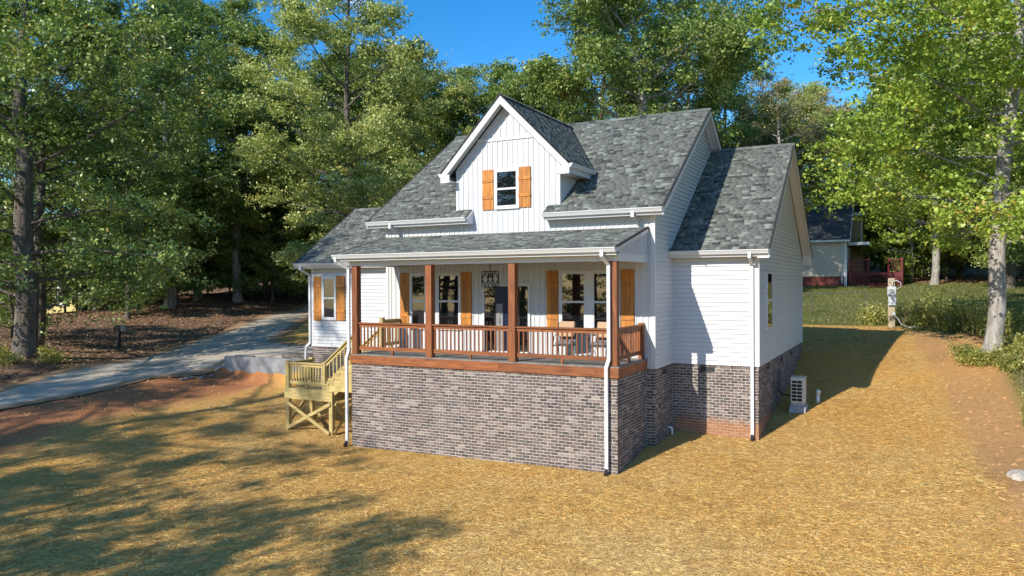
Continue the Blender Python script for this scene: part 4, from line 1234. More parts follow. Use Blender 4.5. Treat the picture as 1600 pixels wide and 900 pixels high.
qx, qy = 8.68, 3.45; qz = h(qx, qy)
pv = empty('drain_pipe', (qx,qy,qz), 'small white drain elbow at the brick base beside the wing', 'pipe')
MB().tube([(xR-.01,qy,qz+.24),(qx-.02,qy,qz+.24),(qx,qy,qz+.21),(qx,qy,qz+.03)], .03, 8).build('elbow', M['pvc'], pv, smooth=True)
# power pedestal
mx_, my_ = 13.97, 20.3; mz = h(mx_, my_)
mp_ = empty('power_pedestal', (mx_,my_,mz), 'wooden power post with grey meter box at the edge of the straw', 'power post')
MB().box(mx_-.14,mx_+.14,my_-.07,my_+.07,mz-.2,mz+2.2).build('post', M['weathered'], mp_, bevel=.01)
mb_ = MB().box(mx_-.17,mx_+.19,my_-.20,my_-.07,mz+1.42,mz+1.82).build('meter_box', M['grey_box'], mp_, bevel=.01)
MB().tube([(mx_+.01,my_-.20,mz+1.64),(mx_+.01,my_-.27,mz+1.64)], .10, 14).build('meter_dial', M['steel'], mb_)
MB().box(mx_-.13,mx_+.19,my_-.19,my_-.07,mz+.98,mz+1.40).build('breaker_box', M['grey_box'], mp_, bevel=.01)
MB().box(mx_+.02,mx_+.15,my_-.15,my_-.07,mz+.50,mz+.66).build('outlet_box', M['grey_box'], mp_)
MB().tube([(mx_+.05,my_-.12,mz+1.82),(mx_+.06,my_-.12,mz+2.02),(mx_+.2,my_-.12,mz+2.1),(mx_+.36,my_-.1,mz+2.0),(mx_+.38,my_-.08,mz+1.8),(mx_+.2,my_-.1,mz+1.72)], .022, 8).build('conduit', M['rope'], mp_, smooth=True)
MB().tube([(mx_+.12,my_-.15,mz+.55),(mx_+.25,my_-.16,mz+.4),(mx_+.4,my_-.2,mz+.12),(mx_+.7,my_-.25,h(mx_+.7,my_-.25)+.03),(mx_+1.1,my_-.2,h(mx_+1.1,my_-.2)+.03)], .022, 8).build('cable', M['rope'], mp_, smooth=True)
cxx, cyy = 14.7, 21.0; cz = h(cxx, cyy)
co = empty('cable_coil', (cxx,cyy,cz), 'black coil of cable lying in the weeds beside the power post', 'coil')
m = MB()
for i in range(5):
    rr = .27-.012*i; tl = .9+.04*i
    m.tube([(cxx+rr*math.cos(t), cyy+rr*math.sin(t)*.45, cz+.30+rr*math.sin(t)*tl) for t in np.linspace(0, 2*math.pi, 19)], .024, 6, False)
m.build('loops', M['black_metal'], co, smooth=True)
# wire fence on the lawn
fe = empty('wire_fence', (11.3,26.8,.3), 'thin rusty wire fence with metal posts across the back lawn', 'fence')
pts = [(6.0,25.2),(9.97,26.4),(12.69,27.2)]
for x, y in pts:
    z = h(x, y); MB().tube([(x,y,z-.1),(x,y,z+1.12)], .03, 6).build('post', M['vent'], fe)
for k_, zz in enumerate((1.08,.72,.36)):
    m = MB()
    for (xa,ya),(xb,yb2) in zip(pts[:-1], pts[1:]):
        m.tube([(xa,ya,h(xa,ya)+zz),((xa+xb)/2,(ya+yb2)/2,h((xa+xb)/2,(ya+yb2)/2)+zz-.03),(xb,yb2,h(xb,yb2)+zz)], .022 if k_ == 0 else .009, 5)
    m.build('rail' if k_ == 0 else 'wire', M['vent'], fe)
# mailbox by the drive
bx_, by_ = -21.9, 7.6; bz = h(bx_, by_)
mb2 = empty('mailbox', (bx_,by_,bz), 'black mailbox on a dark post beside the gravel drive', 'mailbox')
MB().box(bx_-.06,bx_+.06,by_-.06,by_+.06,bz-.1,bz+.95).build('post', M['door_dark'], mb2)
MB().beam((bx_-.05,by_,bz+.55),(bx_+.3,by_-.12,bz+.88),.05,.05).build('strut', M['door_dark'], mb2)
pr = [(-.13,0),(.13,0),(.13,.16),(.10,.24),(.04,.28),(-.04,.28),(-.10,.24),(-.13,.16)]
dd_ = Vector((.884,.0,0)); 
bd_ = MB().prism([(bx_-.28,by_+p,bz+.95+q) for p,q in pr], (.60,0,0)).build('box', M['black_metal'], mb2)
MB().prism([(bx_+.322,by_+p*.96,bz+.955+q*.97) for p,q in pr], (.012,0,0)).build('door', M['grey_box'], bd_)
# retaining wall
rwl = empty('retaining_wall', (-7.7,4.13,-1.7), 'low grey concrete wall holding the drive beside the left wing', 'wall')
MB().prism([(-10.0,4.04,-2.2),(-5.42,4.04,-2.2),(-5.42,4.04,-.80),(-10.0,4.04,-.84)], (0,.2,0)).build('wall_body', M['concrete'], rwl, bevel=.012)
MB().prism([(-12.6,3.02,-1.9),(-10.02,4.06,-2.0),(-10.02,4.06,-1.22),(-11.2,3.56,-1.38),(-12.6,3.02,-1.52)], (-.06,.15,0)).build('wing_end', M['concrete'], rwl)
for i in range(6):   # rough spilt concrete along the drive edge
    t = i/13; x = -10.2-t*1.0+rng.uniform(-.15,.15); y = 3.4-t*3.2; z = h(x, y)
    MB().lathe((x+.25,y,z-.03), [(rng.uniform(.07,.14),0),(rng.uniform(.06,.11),.05),(.02,.07)], 6).build('rubble', M['concrete'], rwl)
# planter strip of dark mulch on the wall side
box('mulch_sack', M['bark'], empty('mulch_pile', (-6.6,4.9,-.88), 'dark brown pile of bark lying on the wall beside the left wing', 'bark pile'), -7.4, -5.6, 4.5, 5.1, -.90, -.66, bevel=.08)
rk = empty('white_rock', (16.5,0.0,h(16.5,0)), 'pale white rock half buried in the red clay bank', 'rock')
bmr = bmesh.new(); bmesh.ops.create_icosphere(bmr, subdivisions=3, radius=.24)
for v in bmr.verts: v.co *= rng.uniform(.9,1.08); v.co.x *= .9; v.co.y *= 1.5; v.co.z *= .45
mer = bpy.data.meshes.new('stone'); bmr.to_mesh(mer); bmr.free(); mer.materials.append(M['rock'])
o = link_mesh('stone', mer, rk); o.location = (0,0,.03)

# ==================================================================== OTHER HOUSES
def small_house(root, x0, x1, y0, y1, zb, ze, zr, wall, base, axis_x=True, over=.4, roofm=None):
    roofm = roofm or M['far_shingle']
    ym = (y0+y1)/2
    box('foundation', base, root, x0+.03, x1-.03, y0+.03, y1-.03, zb-1.5, zb+.62)
    MB().prism([(x0,y0,zb+.6),(x0,y1,zb+.6),(x0,y1,ze),(x0,ym,zr-.2),(x0,y0,ze)], (x1-x0,0,0)).build('wall', wall, root)
    sl = (zr-ze)/(ym-y0); yo = y0-over; zo = ze-over*sl
    for s in (0, 1):
        ya = yo if s == 0 else 2*ym-yo
        pts = [(x0-.3,ya,zo+.05),(x0-.3,ym,zr+.05),(x0-.3,ym,zr-.07),(x0-.3,ya,zo-.07)]
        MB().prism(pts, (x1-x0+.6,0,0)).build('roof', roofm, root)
    for s in (0, 1):
        ya = yo if s == 0 else 2*ym-yo
        box('gutter', M['trim'], root, x0-.3, x1+.3, ya-.1 if s == 0 else ya, ya if s == 0 else ya+.1, zo-.13, zo+.02)
    for x in (x0-.32, x1+.29):
        for s in (0, 1):
            ya = yo if s == 0 else 2*ym-yo
            MB().prism([(x,ya,zo+.06),(x,ym,zr+.06),(x,ym,zr-.2),(x,ya,zo-.2)], (.03,0,0)).build('rake_board', M['trim'], root)
nh = empty('neighbour_house', (5,50,1.9), 'tan siding house with dark roof and red brick base behind the farmhouse', 'house')
small_house(nh, -4.0, 10.45, 46.0, 54.0, 1.85, 5.55, 8.4, M['tan_siding'], M['red_brick_paint'])
nw_ = [o for o in nh.children if o.name.startswith('wall')][0]
lap_siding(nw_, (0,46.0,0), (1,0,0), N_, [(3.5,2.47),(10.4,2.47),(10.4,5.4),(3.5,5.4)], M['tan_siding'], .2)
MB().box(10.3,10.5,45.95,46.08,1.7,5.4).build('corner_board', M['trim'], nh); MB().tube([(10.15,45.8,5.3),(10.15,45.93,5.0),(10.15,45.93,1.9)], .06, 6).build('downspout', M['trim'], nh)
# taller cross block with its own gable at the back
MB().prism([(8.6,51,2.4),(11.4,51,2.4),(11.4,51,7.6),(8.6,51,7.6)], (0,7,0)).build('wall', M['olive_siding'], nh)
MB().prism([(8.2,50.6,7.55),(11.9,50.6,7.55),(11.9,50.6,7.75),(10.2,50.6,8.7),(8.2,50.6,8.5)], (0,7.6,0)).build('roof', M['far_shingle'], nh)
box('fascia', M['trim'], nh, 10.6, 11.92, 50.5, 58.0, 7.5, 7.72)
MB().tube([(11.3,50.85,7.5),(11.3,50.9,5.9),(11.3,50.9,4.9)], .06, 6).build('downspout', M['trim'], nh)
box('porch_roof', M['far_shingle'], nh, 10.5, 12.0, 47.2, 51, 5.0, 5.12); box('fascia', M['trim'], nh, 10.5, 12.02, 47.1, 47.2, 4.9, 5.14)
for a_, b_ in ((47.3,48.2),(49.2,50.2)): 
    w_ = box('window', M['trim'], nh, 10.44, 10.52, a_, b_, 3.0, 4.7); box('pane', M['glass'], w_, 10.50, 10.53, a_+.1, b_-.1, 3.1, 4.6)
gb = MB(); gb.prism([(5.6,52.5,8.0),(8.2,52.5,8.0),(6.9,52.5,9.25)], (0,3,0)); gb.build('gable', M['tan_siding'], nh)
for a_, b_ in (((5.4,8.0),(6.9,9.4)),((8.4,8.0),(6.9,9.4))):
    MB().prism([(a_[0],52.3,a_[1]),(b_[0],52.3,b_[1]),(b_[0],52.3,b_[1]-.28),(a_[0],52.3,a_[1]-.28)], (0,.3,0)).build('rake_board', M['trim'], nh)
# dark red deck of the neighbour house
dk = empty('red_deck', (12.7,47.5,1.8), 'dark red painted deck with steps and railings beside the tan house', 'deck')
RD = M['cedar_red']
zd = 2.75
box('platform', RD, dk, 10.6, 14.35, 46.0, 50.5, zd-.28, zd)
for i in range(6): box('step', RD, dk, 12.05, 13.35, 45.95-.3*(i+1), 45.95-.3*i, zd-.17*(i+1)-.05, zd-.17*(i+1))
for x, y in ((10.7,46.1),(12.0,46.1),(13.4,46.1),(14.28,46.1),(14.28,48.2),(14.28,50.4)):
    box('post', RD, dk, x-.07, x+.07, y-.07, y+.07, h(x,y)-.1, zd+1.1)
for a_, b_ in ((10.7,12.0),(13.4,14.28)):
    box('rail', RD, dk, a_, b_, 46.06, 46.14, zd+.92, zd+1.0); box('rail', RD, dk, a_, b_, 46.06, 46.14, zd+.12, zd+.2)
    k_ = int((b_-a_)/.13)
    for i in range(k_): x = a_+(i+.5)*(b_-a_)/k_; box('baluster', RD, dk, x-.02, x+.02, 46.08, 46.12, zd+.2, zd+.92)
box('rail', RD, dk, 14.24, 14.32, 46.1, 50.4, zd+.92, zd+1.0)
for i in range(28): y = 46.25+i*.15; box('baluster', RD, dk, 14.26, 14.3, y-.02, y+.02, zd+.05, zd+.92)
for i in range(9): box('skirt_slat', RD, dk, 13.42+i*.1, 13.49+i*.1, 45.98, 46.02, 1.6, zd-.28)
for i in range(14): box('skirt_slat', RD, dk, 10.62+i*.1, 10.69+i*.1, 45.98, 46.02, 1.6, zd-.28)
for x in (12.02,13.38): MB().beam((x,45.95,zd+.9),(x,44.2,zd-.05),.08,.06).build('stair_rail', RD, dk)
# yellow house beyond the trees on the left
yh = empty('yellow_house', (-53,24,1.0), 'pale yellow cottage glimpsed through the trees beside the big trunk at left', 'house')
yz = h(-53, 24)
small_house(yh, -58, -49.6, 22.5, 29, yz, yz+3.3, yz+5.6, M['yellow_siding'], M['yellow_siding'])
for x in (-51.5,-54.0):
    w_ = box('window', M['trim'], yh, x-.55, x+.55, 22.40, 22.5, yz+1.3, yz+2.8); box('pane', M['glass'], w_, x-.47, x+.47, 22.37, 22.41, yz+1.38, yz+2.72)
    for s in (-1,1): box('shutter', M['door_dark'], yh, x+s*.8-.2, x+s*.8+.2, 22.42, 22.5, yz+1.3, yz+2.8)
# ==================================================================== TREES
def tube_np(pts, rad, n):
    pts = np.array(pts, float); V = []; Fc = []
    m = len(pts)
    d = np.gradient(pts, axis=0); d /= np.linalg.norm(d, axis=1)[:,None]+1e-9
    ref = np.array([.3,.9,.2]) if abs(d[0][2]) > .6 else np.array([0,0,1.])
    a = np.cross(d, ref); a /= np.linalg.norm(a, axis=1)[:,None]+1e-9; b = np.cross(d, a)
    t = np.arange(n)*2*np.pi/n
    for i in range(m): V.append(pts[i] + rad[i]*(np.cos(t)[:,None]*a[i] + np.sin(t)[:,None]*b[i]))
    V = np.concatenate(V)
    i, q = np.meshgrid(np.arange(m-1), np.arange(n), indexing='ij')
    Fc = np.stack([i*n+q, i*n+(q+1)%n, (i+1)*n+(q+1)%n, (i+1)*n+q], -1).reshape(-1,4)
    return V, Fc

def leaf_quads(g, c, size, flat=.25, asp=.62):
    m = len(c)
    nrm = g.normal(0, 1, (m,3)); nrm[:,2] = np.abs(nrm[:,2])+flat; nrm /= np.linalg.norm(nrm, axis=1)[:,None]
    a = g.normal(0, 1, (m,3)); a -= (a*nrm).sum(1)[:,None]*nrm; a /= np.linalg.norm(a, axis=1)[:,None]
    b = np.cross(nrm, a)
    L = (size*g.uniform(.65,1.3,m))[:,None]/2
    droop = nrm*L*.25
    V = np.stack([c-a*L, c+b*L*asp+droop, c+a*L, c-b*L*asp+droop], 1).reshape(-1,3)
    return V, np.arange(4*m).reshape(-1,4)

def make_tree(seed, height, rad, base, n_leaf, leaf, r0, lean=(0,0), nl=26, shape='round', clump=.75, up=.45, lim=.42, asp=.62, inner=.5):
    g = np.random.default_rng(seed)
    TV, TF = [], []; nv = 0
    def add(p, r, n):
        nonlocal nv
        V, Fc = tube_np(p, r, n); TV.append(V); TF.append(Fc+nv); nv += len(V)
    k = 12; z = np.linspace(-.4, height*.96, k); t = np.clip(z/height, 0, 1)
    wob = np.cumsum(g.normal(0, .012*height, (k,2)), 0)*.5; wob -= wob[0]
    px = wob[:,0]+lean[0]*t**1.4; py = wob[:,1]+lean[1]*t**1.4
    rr = r0*(1-t)**.85+.03; rr[0] *= 1.45; rr[1] *= 1.0
    z2 = np.concatenate([[z[0], .0, .35, .9], z[1:][z[1:] > 1.3]]); tx = np.interp(z2, z, px); ty = np.interp(z2, z, py); tr = np.interp(z2, z, rr)
    tr[0] = r0*1.6; tr[1] = r0*1.42; tr[2] = r0*1.15; tr[3] = r0*1.02
    add(np.stack([tx,ty,z2],1), tr, 12)
    cents = []; wts = []
    for i in range(nl):
        f = ((i+g.uniform(.1,.9))/nl); zz = base+(height*.97-base)*f
        az = i*2.39996+g.uniform(-.5,.5)
        if shape == 'round': prof = math.sin(math.pi*min(1,(.10+f*.86)))**.62
        elif shape == 'cone': prof = (1-f)**.7*.95+.1
        else: prof = (.62+.5*math.sin(math.pi*f))*(1-f**4)+.06
        L = rad*prof*g.uniform(.7,1.15)
        o = np.array([np.interp(zz,z,px), np.interp(zz,z,py), zz])
        e = up*(.35+.9*f)+g.uniform(-.15,.2)
        dr = np.array([math.cos(az)*math.cos(e), math.sin(az)*math.cos(e), math.sin(e)])
        s = np.linspace(0,1,6)
        bend = g.normal(0,.10,3)*L; bend[2] += .06*L*g.choice([-1,1])
        P = o + dr*L*s[:,None] + bend*(s**2)[:,None]
        rb = max(.03, np.interp(zz,z,rr)*lim)
        add(P, rb*(1-s)**.9+.012, 6)
        ns = max(3, int(L*1.5))
        for j in range(ns):
            u = g.uniform(inner*.6,1.); q = np.array([np.interp(u,s,P[:,c]) for c in range(3)])
            a2 = az+g.uniform(-1.5,1.5); e2 = g.uniform(-.35,.85); L2 = L*g.uniform(.18,.42)*(1.25-.5*u)+.35
            d2 = np.array([math.cos(a2)*math.cos(e2), math.sin(a2)*math.cos(e2), math.sin(e2)])
            Q = q + d2*L2*np.linspace(0,1,4)[:,None]
            add(Q, np.array([.028,.02,.014,.007])*max(.7,rb*5), 4)
            for w in ((.7,1.0) if u > inner else (1.0,)): cents.append(q+d2*L2*w); wts.append((.25+.9*u if inner > .3 else .8)*w)
        cents.append(P[-1]); wts.append(1.2)
    cents = np.array(cents); wts = np.array(wts)*g.uniform(.1,1.7,len(wts)); wts /= wts.sum()
    # leaves hang in small sprays, sprays gather in boughs
    ns_ = max(40, n_leaf//11)
    idx = g.choice(len(cents), ns_, p=wts)
    sp = clump*g.uniform(.5,1.25,len(cents))[idx]
    spray = cents[idx]+g.normal(0,1,(ns_,3))*np.array([1,1,.62])*sp[:,None]*.68
    wq = g.uniform(.3,1.7,ns_); k2 = g.choice(ns_, n_leaf, p=wq/wq.sum())
    c = spray[k2]+g.normal(0,1,(n_leaf,3))*np.array([1,1,.55])*(leaf*.95)
    c[:,2] = np.maximum(c[:,2], .35)
    LV, LF = leaf_quads(g, c, leaf, asp=asp)
    return (np.concatenate(TV), np.concatenate(TF)), (LV, LF)

SPEC = {}
def species(key, leafm, bark, **kw):
    (TV,TF),(LV,LF) = make_tree(**kw)
    SPEC[key] = (np_mesh('trunk', TV, TF, bark, True), np_mesh('crown', LV, LF, leafm))
species('tall_a', M['leaf'], M['bark_pale'], seed=1, height=24, rad=5.2, base=5, n_leaf=60000, leaf=0.19, r0=.34, nl=34, shape='tall')
species('tall_b', M['leaf_dark'], M['bark'], seed=2, height=23, rad=4.6, base=3.2, n_leaf=58000, leaf=0.19, r0=.30, nl=34, shape='tall')
species('tall_c', M['leaf_light'], M['bark'], seed=3, height=24, rad=5.6, base=1.8, n_leaf=104000, leaf=0.18, r0=.33, nl=40, shape='tall', clump=.85, inner=0.3)
species('oak', M['leaf'], M['bark_pale'], seed=4, height=26, rad=8.3, base=9.2, n_leaf=120000, leaf=0.2, r0=0.42, nl=34, shape='round', up=.75, clump=.95, inner=0.2)
species('mid', M['leaf'], M['bark'], seed=5, height=17, rad=4.6, base=2.2, n_leaf=46000, leaf=0.19, r0=.22, nl=28, shape='round')
species('thin', M['leaf_thin'], M['bark_pale'], seed=6, height=18, rad=4.4, base=5, n_leaf=20000, leaf=0.17, r0=.22, nl=30, shape='round', clump=.8)
species('young', M['leaf_bright'], M['bark_pale'], seed=8, height=11, rad=3.6, base=1.0, n_leaf=24000, leaf=0.19, r0=.12, nl=26, shape='round')
species('sapling', M['leaf'], M['bark'], seed=14, height=10, rad=3.7, base=.8, n_leaf=26000, leaf=0.18, r0=.11, nl=28, shape='round')
species('under', M['leaf_dark'], M['bark'], seed=9, height=5.5, rad=2.9, base=.5, n_leaf=14000, leaf=0.18, r0=.07, nl=20, shape='round', clump=.7)
species('airy', M['leaf'], M['bark'], seed=21, height=24, rad=5.4, base=3.5, n_leaf=15000, leaf=0.18, r0=.3, nl=30, shape='tall', clump=0.42)
species('airy_small', M['leaf'], M['bark'], seed=22, height=16, rad=4.6, base=2.5, n_leaf=10500, leaf=0.18, r0=.2, nl=26, shape='round', clump=0.42)
species('maple', M['leaf_bright'], M['bark_pale'], seed=11, height=20.5, rad=5.7, base=3.4, n_leaf=150000, leaf=0.135, r0=0.245, lean=(0.5, 0.3), nl=54, shape='tall', up=.38, clump=.72, asp=.75, lim=0.2, inner=0.12)
species('edge', M['leaf'], M['bark'], seed=12, height=21, rad=6.8, base=1.9, n_leaf=66000, leaf=0.18, r0=.45, nl=40, shape='tall', up=.5, clump=.95, lim=0.16, inner=0.1)

def tree(key, x, y, s=1., rz=0., label='', group=None, name='broadleaf_tree', sz=None, dz=-.1, cat='tree'):
    e = empty(name, (x, y, h(x, y)+dz), label, cat, group)
    for nm, me in zip(('trunk','crown'), SPEC[key]):
        o = bpy.data.objects.new(nm, me); COL.objects.link(o); o.parent = e
    e.rotation_euler = (0,0,rz); e.scale = (s, s, sz or s)
    return e
T = [
 ('edge',-19.2,1.3,1.0,.4,'big dark tree with a thick grey trunk beside the drive, leftmost of the picture'),
 ('tall_b',-21.6,3.2,.8,1.9,'slimmer dark trunk standing just behind the big tree at the left edge'),
 ('tall_a',-31.9,18.2,.95,2.2,'slender pale trunked tree above the leafy bank to the right of the yellow cottage'),
 ('tall_b',-34.0,22.6,1.02,.3,'dark straight tree on the sunlit grass strip at the top of the bank'),
 ('tall_a',-31.7,24.3,1.0,4.0,'stout pale trunked tree at the crest of the bank above the gravel drive'),
 ('mid',-36.5,29.5,1.1,1.1,'smaller dark tree behind the crest of the bank above the drive'),
 ('tall_c',-17.6,21.5,.97,.8,'tall yellow green tree with foliage down to the eave of the left wing'),
 ('tall_c',-22.5,34,.86,2.9,'yellow green tree just left of the open patch of blue sky'),
 ('mid',-22.4,36.5,1.12,.2,'round topped green tree below the left end of the blue sky gap'),
 ('tall_a',-21.3,41.6,.87,5.0,'green tree under the middle of the blue sky gap behind the dormer'),
 ('mid',-16.0,40.0,1.16,3.3,'green tree behind the peak of the dormer, at the right of the sky gap'),
 ('oak',0.6,27.3,.98,.6,'huge oak with forked grey trunk rising behind the main roof ridge'),
 ('thin',5.4,50.5,.98,1.0,'faded olive half bare tree above the right wing ridge'),
 ('thin',8.6,60.5,.95,2.5,'thin pale tree under the small sky gap at upper right'),
 ('maple',17.03,11.79,1.0,.0,'large bright green tree with pale speckled trunk on the clay bank at right'),
 ('tall_a',16.4,47.0,.78,.9,'pale slim trunk standing right of the red deck at the lawn edge'),
 ('young',14.9,51.0,1.0,2.0,'young bright leafed tree right behind the red deck'),
 ('tall_c',20.8,43.5,.8,1.4,'leafy yellow green tree behind the big pale trunk at right'),
]
for k, x, y, s, rz, lb in T: tree(k, x, y, s, rz, lb)
# woods: where nothing tells two trees apart they share one label per stand
def stand(lst, label, group):
    for k, x, y, s, rz, *own in lst: tree(k, x, y, s, rz, own[0] if own else label, group)
stand([('tall_b',-44.0,19.6,1.0,1.),('tall_a',-42.6,25.6,1.0,2.),('mid',-48,14,1.0,5.),('tall_a',-39,9,.95,1.2,'tall tree rising behind the big tree at the left edge'),('mid',-37.5,16.5,.9,.3),
       ('tall_b',-38,34,1.05,3.,'dark tall tree deep in the wood just left of the tall yellow green tree'),
       ('mid',-29.5,13.4,.75,.5,'round low branched tree on the bank directly behind the black mailbox'),('mid',-35,20.5,.85,1.7,'mid height tree behind the young trees at the middle of the left bank'),('mid',-33.5,29,.8,2.9,'mid height tree at the top of the gravel drive beside the left wing')],
      'dark green tree in the shady wood on the left beyond the gravel drive', 'trees of the shady wood on the left')
stand([('tall_b',-30,38,1.0,.2,'tall dark tree seen over the left wing ridge'),('tall_a',-37,44,1.0,1.3,'tree top far behind the tall yellow green tree'),('tall_b',-46,46,1.05,2.4),('tall_a',-27,47,.84,3.5),('tall_b',-34,56,.95,4.6),('tall_b',-27,30,.88,5.5,'dense green tree filling the gap left of the main roof slope')],
      'dense green tree in the wood behind the left wing roof', 'trees of the wood behind the left wing')
stand([('mid',-11.5,37.5,1.05,.4,'round green tree peeping over the dormer ridge left of the huge oak'),('tall_b',-6.5,36.5,.98,1.5,'tall dark tree filling the left flank of the huge oak'),('tall_a',-1.5,45,.95,2.6,'tall green tree behind the right flank of the huge oak'),('tall_a',-10,52,.92,4.8),('tall_b',-1,55,.98,.1,'dark tree seen over the right end of the main ridge'),('tall_a',3,66,.85,2.9)],
      'green tree in the wood behind the main roof of the farmhouse', 'trees of the wood behind the main roof')
stand([('tall_b',18.5,55,.9,.3,'dark tree behind the pale slim trunk at the lawn edge'),('tall_c',15.3,60,.8,1.4,'yellow green tree far behind the red deck'),('tall_b',23.5,60,.95,2.5),('tall_a',12.5,66,.78,3.6),('tall_a',26.5,38,.85,.7),('tall_b',20.0,70,.95,2.9),('mid',22.4,33.5,.85,.5,'low green tree right behind the big pale trunk on the bank')],
      'sunlit green tree in the wood on the right behind the big pale trunk', 'trees of the wood on the right')
stand([('tall_c',6.5,62,.80,1.,'yellow green tree rising directly over the right wing gable'),('young',10.4,57.2,1.3,2.,'bright leafed tree directly behind the neighbour house ridge'),('mid',2.0,60,.95,4.,'green tree behind the right end of the main roof')],
      'green tree rising behind the neighbour house roof', 'trees behind the neighbour house')
stand([('sapling',-30.8,15.2,.8,.2,'young green tree on the bank just right of the black mailbox'),('sapling',-33.0,19.8,.95,1.1,'young green tree at the foot of the slender pale trunk on the bank'),('sapling',-30.2,26.3,.9,2.2,'large young green tree beside the upper end of the gravel drive'),('sapling',-34.5,26.2,1.05,3.1,'young green tree behind the stout trunk at the crest of the bank'),('sapling',-37.5,21.5,1.1,4.3),('sapling',-27.6,29.5,.8,.7,'young green tree beside the eave of the left wing'),('sapling',-36,31,1.1,1.9),('sapling',-26.5,4.8,.55,4.9,'small green tree low down at the left edge behind the big trunk')],
      'low branched young green tree among the trunks on the bank left of the drive', 'young trees on the left bank')
# understorey along the wood edges
def bushes(lst, label, group):
    for x, y, s, *own in lst: tree('under', x, y, s, x*1.7+y, own[0] if own else label, group, 'understorey_bush', cat='bush')
bushes([(-36.5,25.5,.9,'dark leafy bush in front of the stout trunk at the crest of the bank'),(-39,30,1.1),(-43,34,1.2),(-45,27,1.2),(-47,20,1.2),(-35,33,1.),(-42,12,1.1)],
       'dark leafy bush in the shade under the trees on the left', 'bushes under the trees on the left')
bushes([(17.5,52.5,1.1,'dark leafy bush right of the red deck at the lawn edge'),(20.5,51,1.2,'dark leafy bush left of the big pale trunk at the lawn edge'),(23.5,54,1.3),(19,60,1.4),(15.6,56,1.2,'dark leafy bush between the red deck and the pale slim trunk'),(13,58,1.2,'dark leafy bush directly behind the red deck railing'),(17.2,63,1.5),(27,46,1.2)],
       'dark leafy bush under the trees at the far edge of the back lawn', 'bushes at the far edge of the lawn')
# trees standing left of the camera: they throw the long dappled shade over the lawn
stand([('airy',-14,-24.5,1.08,.3),('airy',-12.8,-27.5,.80,1.2),('airy_small',-20,-21,1.15,2.1),('airy_small',-5.4,-29,.93,3.0),('airy',-24,-27,.95,3.9),('airy_small',-2.3,-26.9,.92,5.7),('airy_small',-.9,-29.0,.94,.9),('airy_small',-6.5,-22.5,.80,4.1),('airy',-15,-36,.95,1.6),('airy',-21,-33,1.0,1.4)],
      'tall tree off the left side of the lawn throwing dappled shade across the straw', 'shade trees left of the lawn')
stand([('tall_a',22,-52,.8,0.),('tall_b',8,-58,.85,1.),('mid',-4,-55,.9,2.),('tall_a',34,-47,.85,3.),('mid',16,-60,1.,4.)],
      'tree across the lane that shows reflected in the dark front windows', 'trees reflected in the front windows')
# far woods closing the view
g2 = np.random.default_rng(33)
nw2 = 90000
an = g2.uniform(-1.75, 1.15, nw2); dist = g2.uniform(92, 150, nw2)
fx = CAM.x - np.sin(an+.35)*dist; fy = CAM.y + np.cos(an+.35)*dist
top = 9+5*np.sin(an*9.)+3.*np.sin(an*23+1.)+3*np.sin(an*51)
fz = H(fx, fy) + g2.uniform(0, 1, nw2)**.8*np.clip(top, 5, 18)
LV, LF = leaf_quads(g2, np.stack([fx,fy,fz],1), 1.05)
fo = link_mesh('far_woods', np_mesh('far_woods', LV, LF, M['leaf_dark']), None, 'stuff')
fo['label'] = 'far dark green woods seen between the nearer trunks'

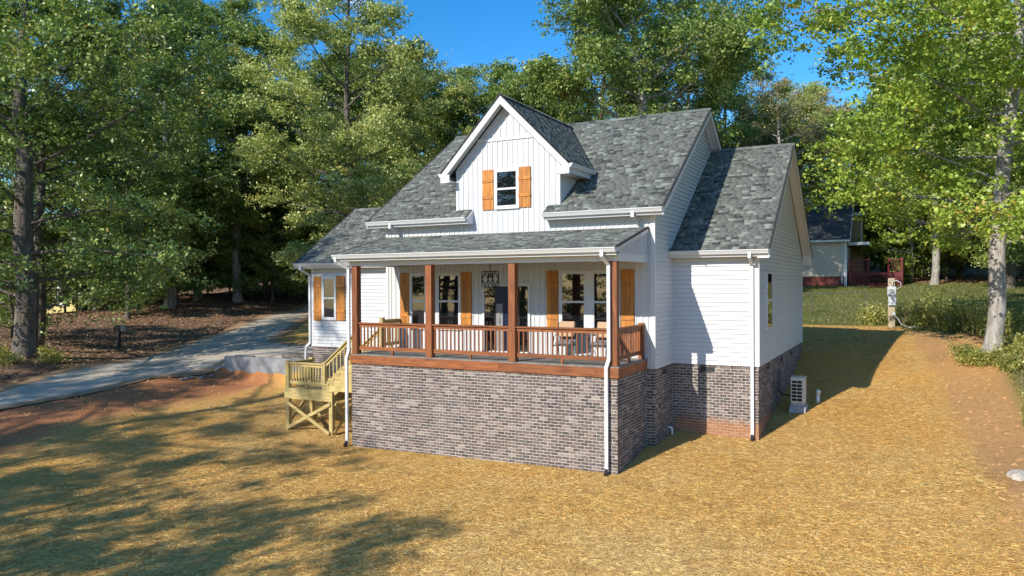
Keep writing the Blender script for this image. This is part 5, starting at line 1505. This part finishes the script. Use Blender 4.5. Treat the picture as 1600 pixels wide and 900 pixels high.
# ---- weeds and low plants on the bank ---------------------------------------------------
def make_weed(seed, hgt, nst, nleaf, leaf, spread):
    g = np.random.default_rng(seed); TV, TF, nv, cs = [], [], 0, []
    for i in range(nst):
        a = g.uniform(0, 6.28); r_ = g.uniform(0, spread); b = np.array([r_*math.cos(a), r_*math.sin(a), -.05])
        tip = b + np.array([g.normal(0,.22), g.normal(0,.22), hgt*g.uniform(.5,1.1)])
        s = np.linspace(0,1,4)[:,None]; P = b+(tip-b)*s+np.array([g.normal(0,.06),g.normal(0,.06),0])*s**2
        V, Fc = tube_np(P, np.array([.014,.011,.008,.004]), 4); TV.append(V); TF.append(Fc+nv); nv += len(V)
        for q in range(max(2, nleaf//nst)):
            u = g.uniform(.15,1.05); cs.append(b+(tip-b)*u+g.normal(0,.07+.05*(1-u),3))
    LV, LF = leaf_quads(g, np.array(cs), leaf, .4, .42)
    return np_mesh('stems', np.concatenate(TV), np.concatenate(TF), M['weed']), np_mesh('leaves', LV, LF, M['weed'])
WD = [make_weed(s_, h_, n_, l_, .15, sp_) for s_, h_, n_, l_, sp_ in ((1,1.5,30,620,.6),(2,1.1,34,560,.65),(3,.7,34,600,.65))]
def weed(k, x, y, s, label, group):
    e = empty('weed_clump', (x,y,h(x,y)), label, 'weeds', group)
    for nm, me in zip(('stems','leaves'), WD[k]):
        o = bpy.data.objects.new(nm, me); COL.objects.link(o); o.parent = e
    e.scale = (s,s,s); e.rotation_euler = (0,0,x*3+y*7)
gw = np.random.default_rng(5)
ws = [(15.0,20.8),(15.5,20.3),(15.9,19.4),(16.3,18.6),(15.4,21.6),(16.2,20.4),(16.8,19.6),(16.9,18.2),(17.3,17.0),(18.3,16.8),(18.7,20.0),(19.3,18.0),(17.9,15.2),(15.9,22.6)]
for i, (x, y) in enumerate(ws): weed(0 if i % 3 else 1, x+gw.normal(0,.1), y, gw.uniform(.75,1.05), 'tall scruffy weeds between the power post and the big pale trunk', 'tall weeds on the bank')
for x, y in [(13.2,20.9),(12.9,21.6),(14.35,21.4),(13.5,22.2)]: weed(1, x, y, gw.uniform(.65,.9), 'low yellowing weeds around the foot of the power post', 'weeds round the power post')
for x, y in [(16.3,11.0),(16.6,10.6),(17.0,10.4),(17.5,10.7),(17.9,11.3),(18.2,10.4),(16.2,11.9),(18.5,12.0),(17.3,9.6),(18.6,9.2)]: weed(2, x, y, gw.uniform(.55,.9), 'low green plants round the foot of the big pale trunk', 'plants at the foot of the pale trunk')
for x, y in [(17.6,6.2),(18.0,5.0),(17.4,4.4),(18.3,7.4),(17.7,3.2),(18.6,5.9),(18.9,8.2)]: weed(2, x, y, gw.uniform(.4,.65), 'sparse low weeds on the bank at the right edge of the picture', 'weeds at the right edge')
for x, y in [(-20.4,.3),(-20.0,2.6),(-18.3,.2),(-21.6,1.4),(-17.6,1.6)]: weed(2, x, y, gw.uniform(.6,.9), 'low shady plants round the foot of the big left trunk', 'plants at the foot of the left trunk')
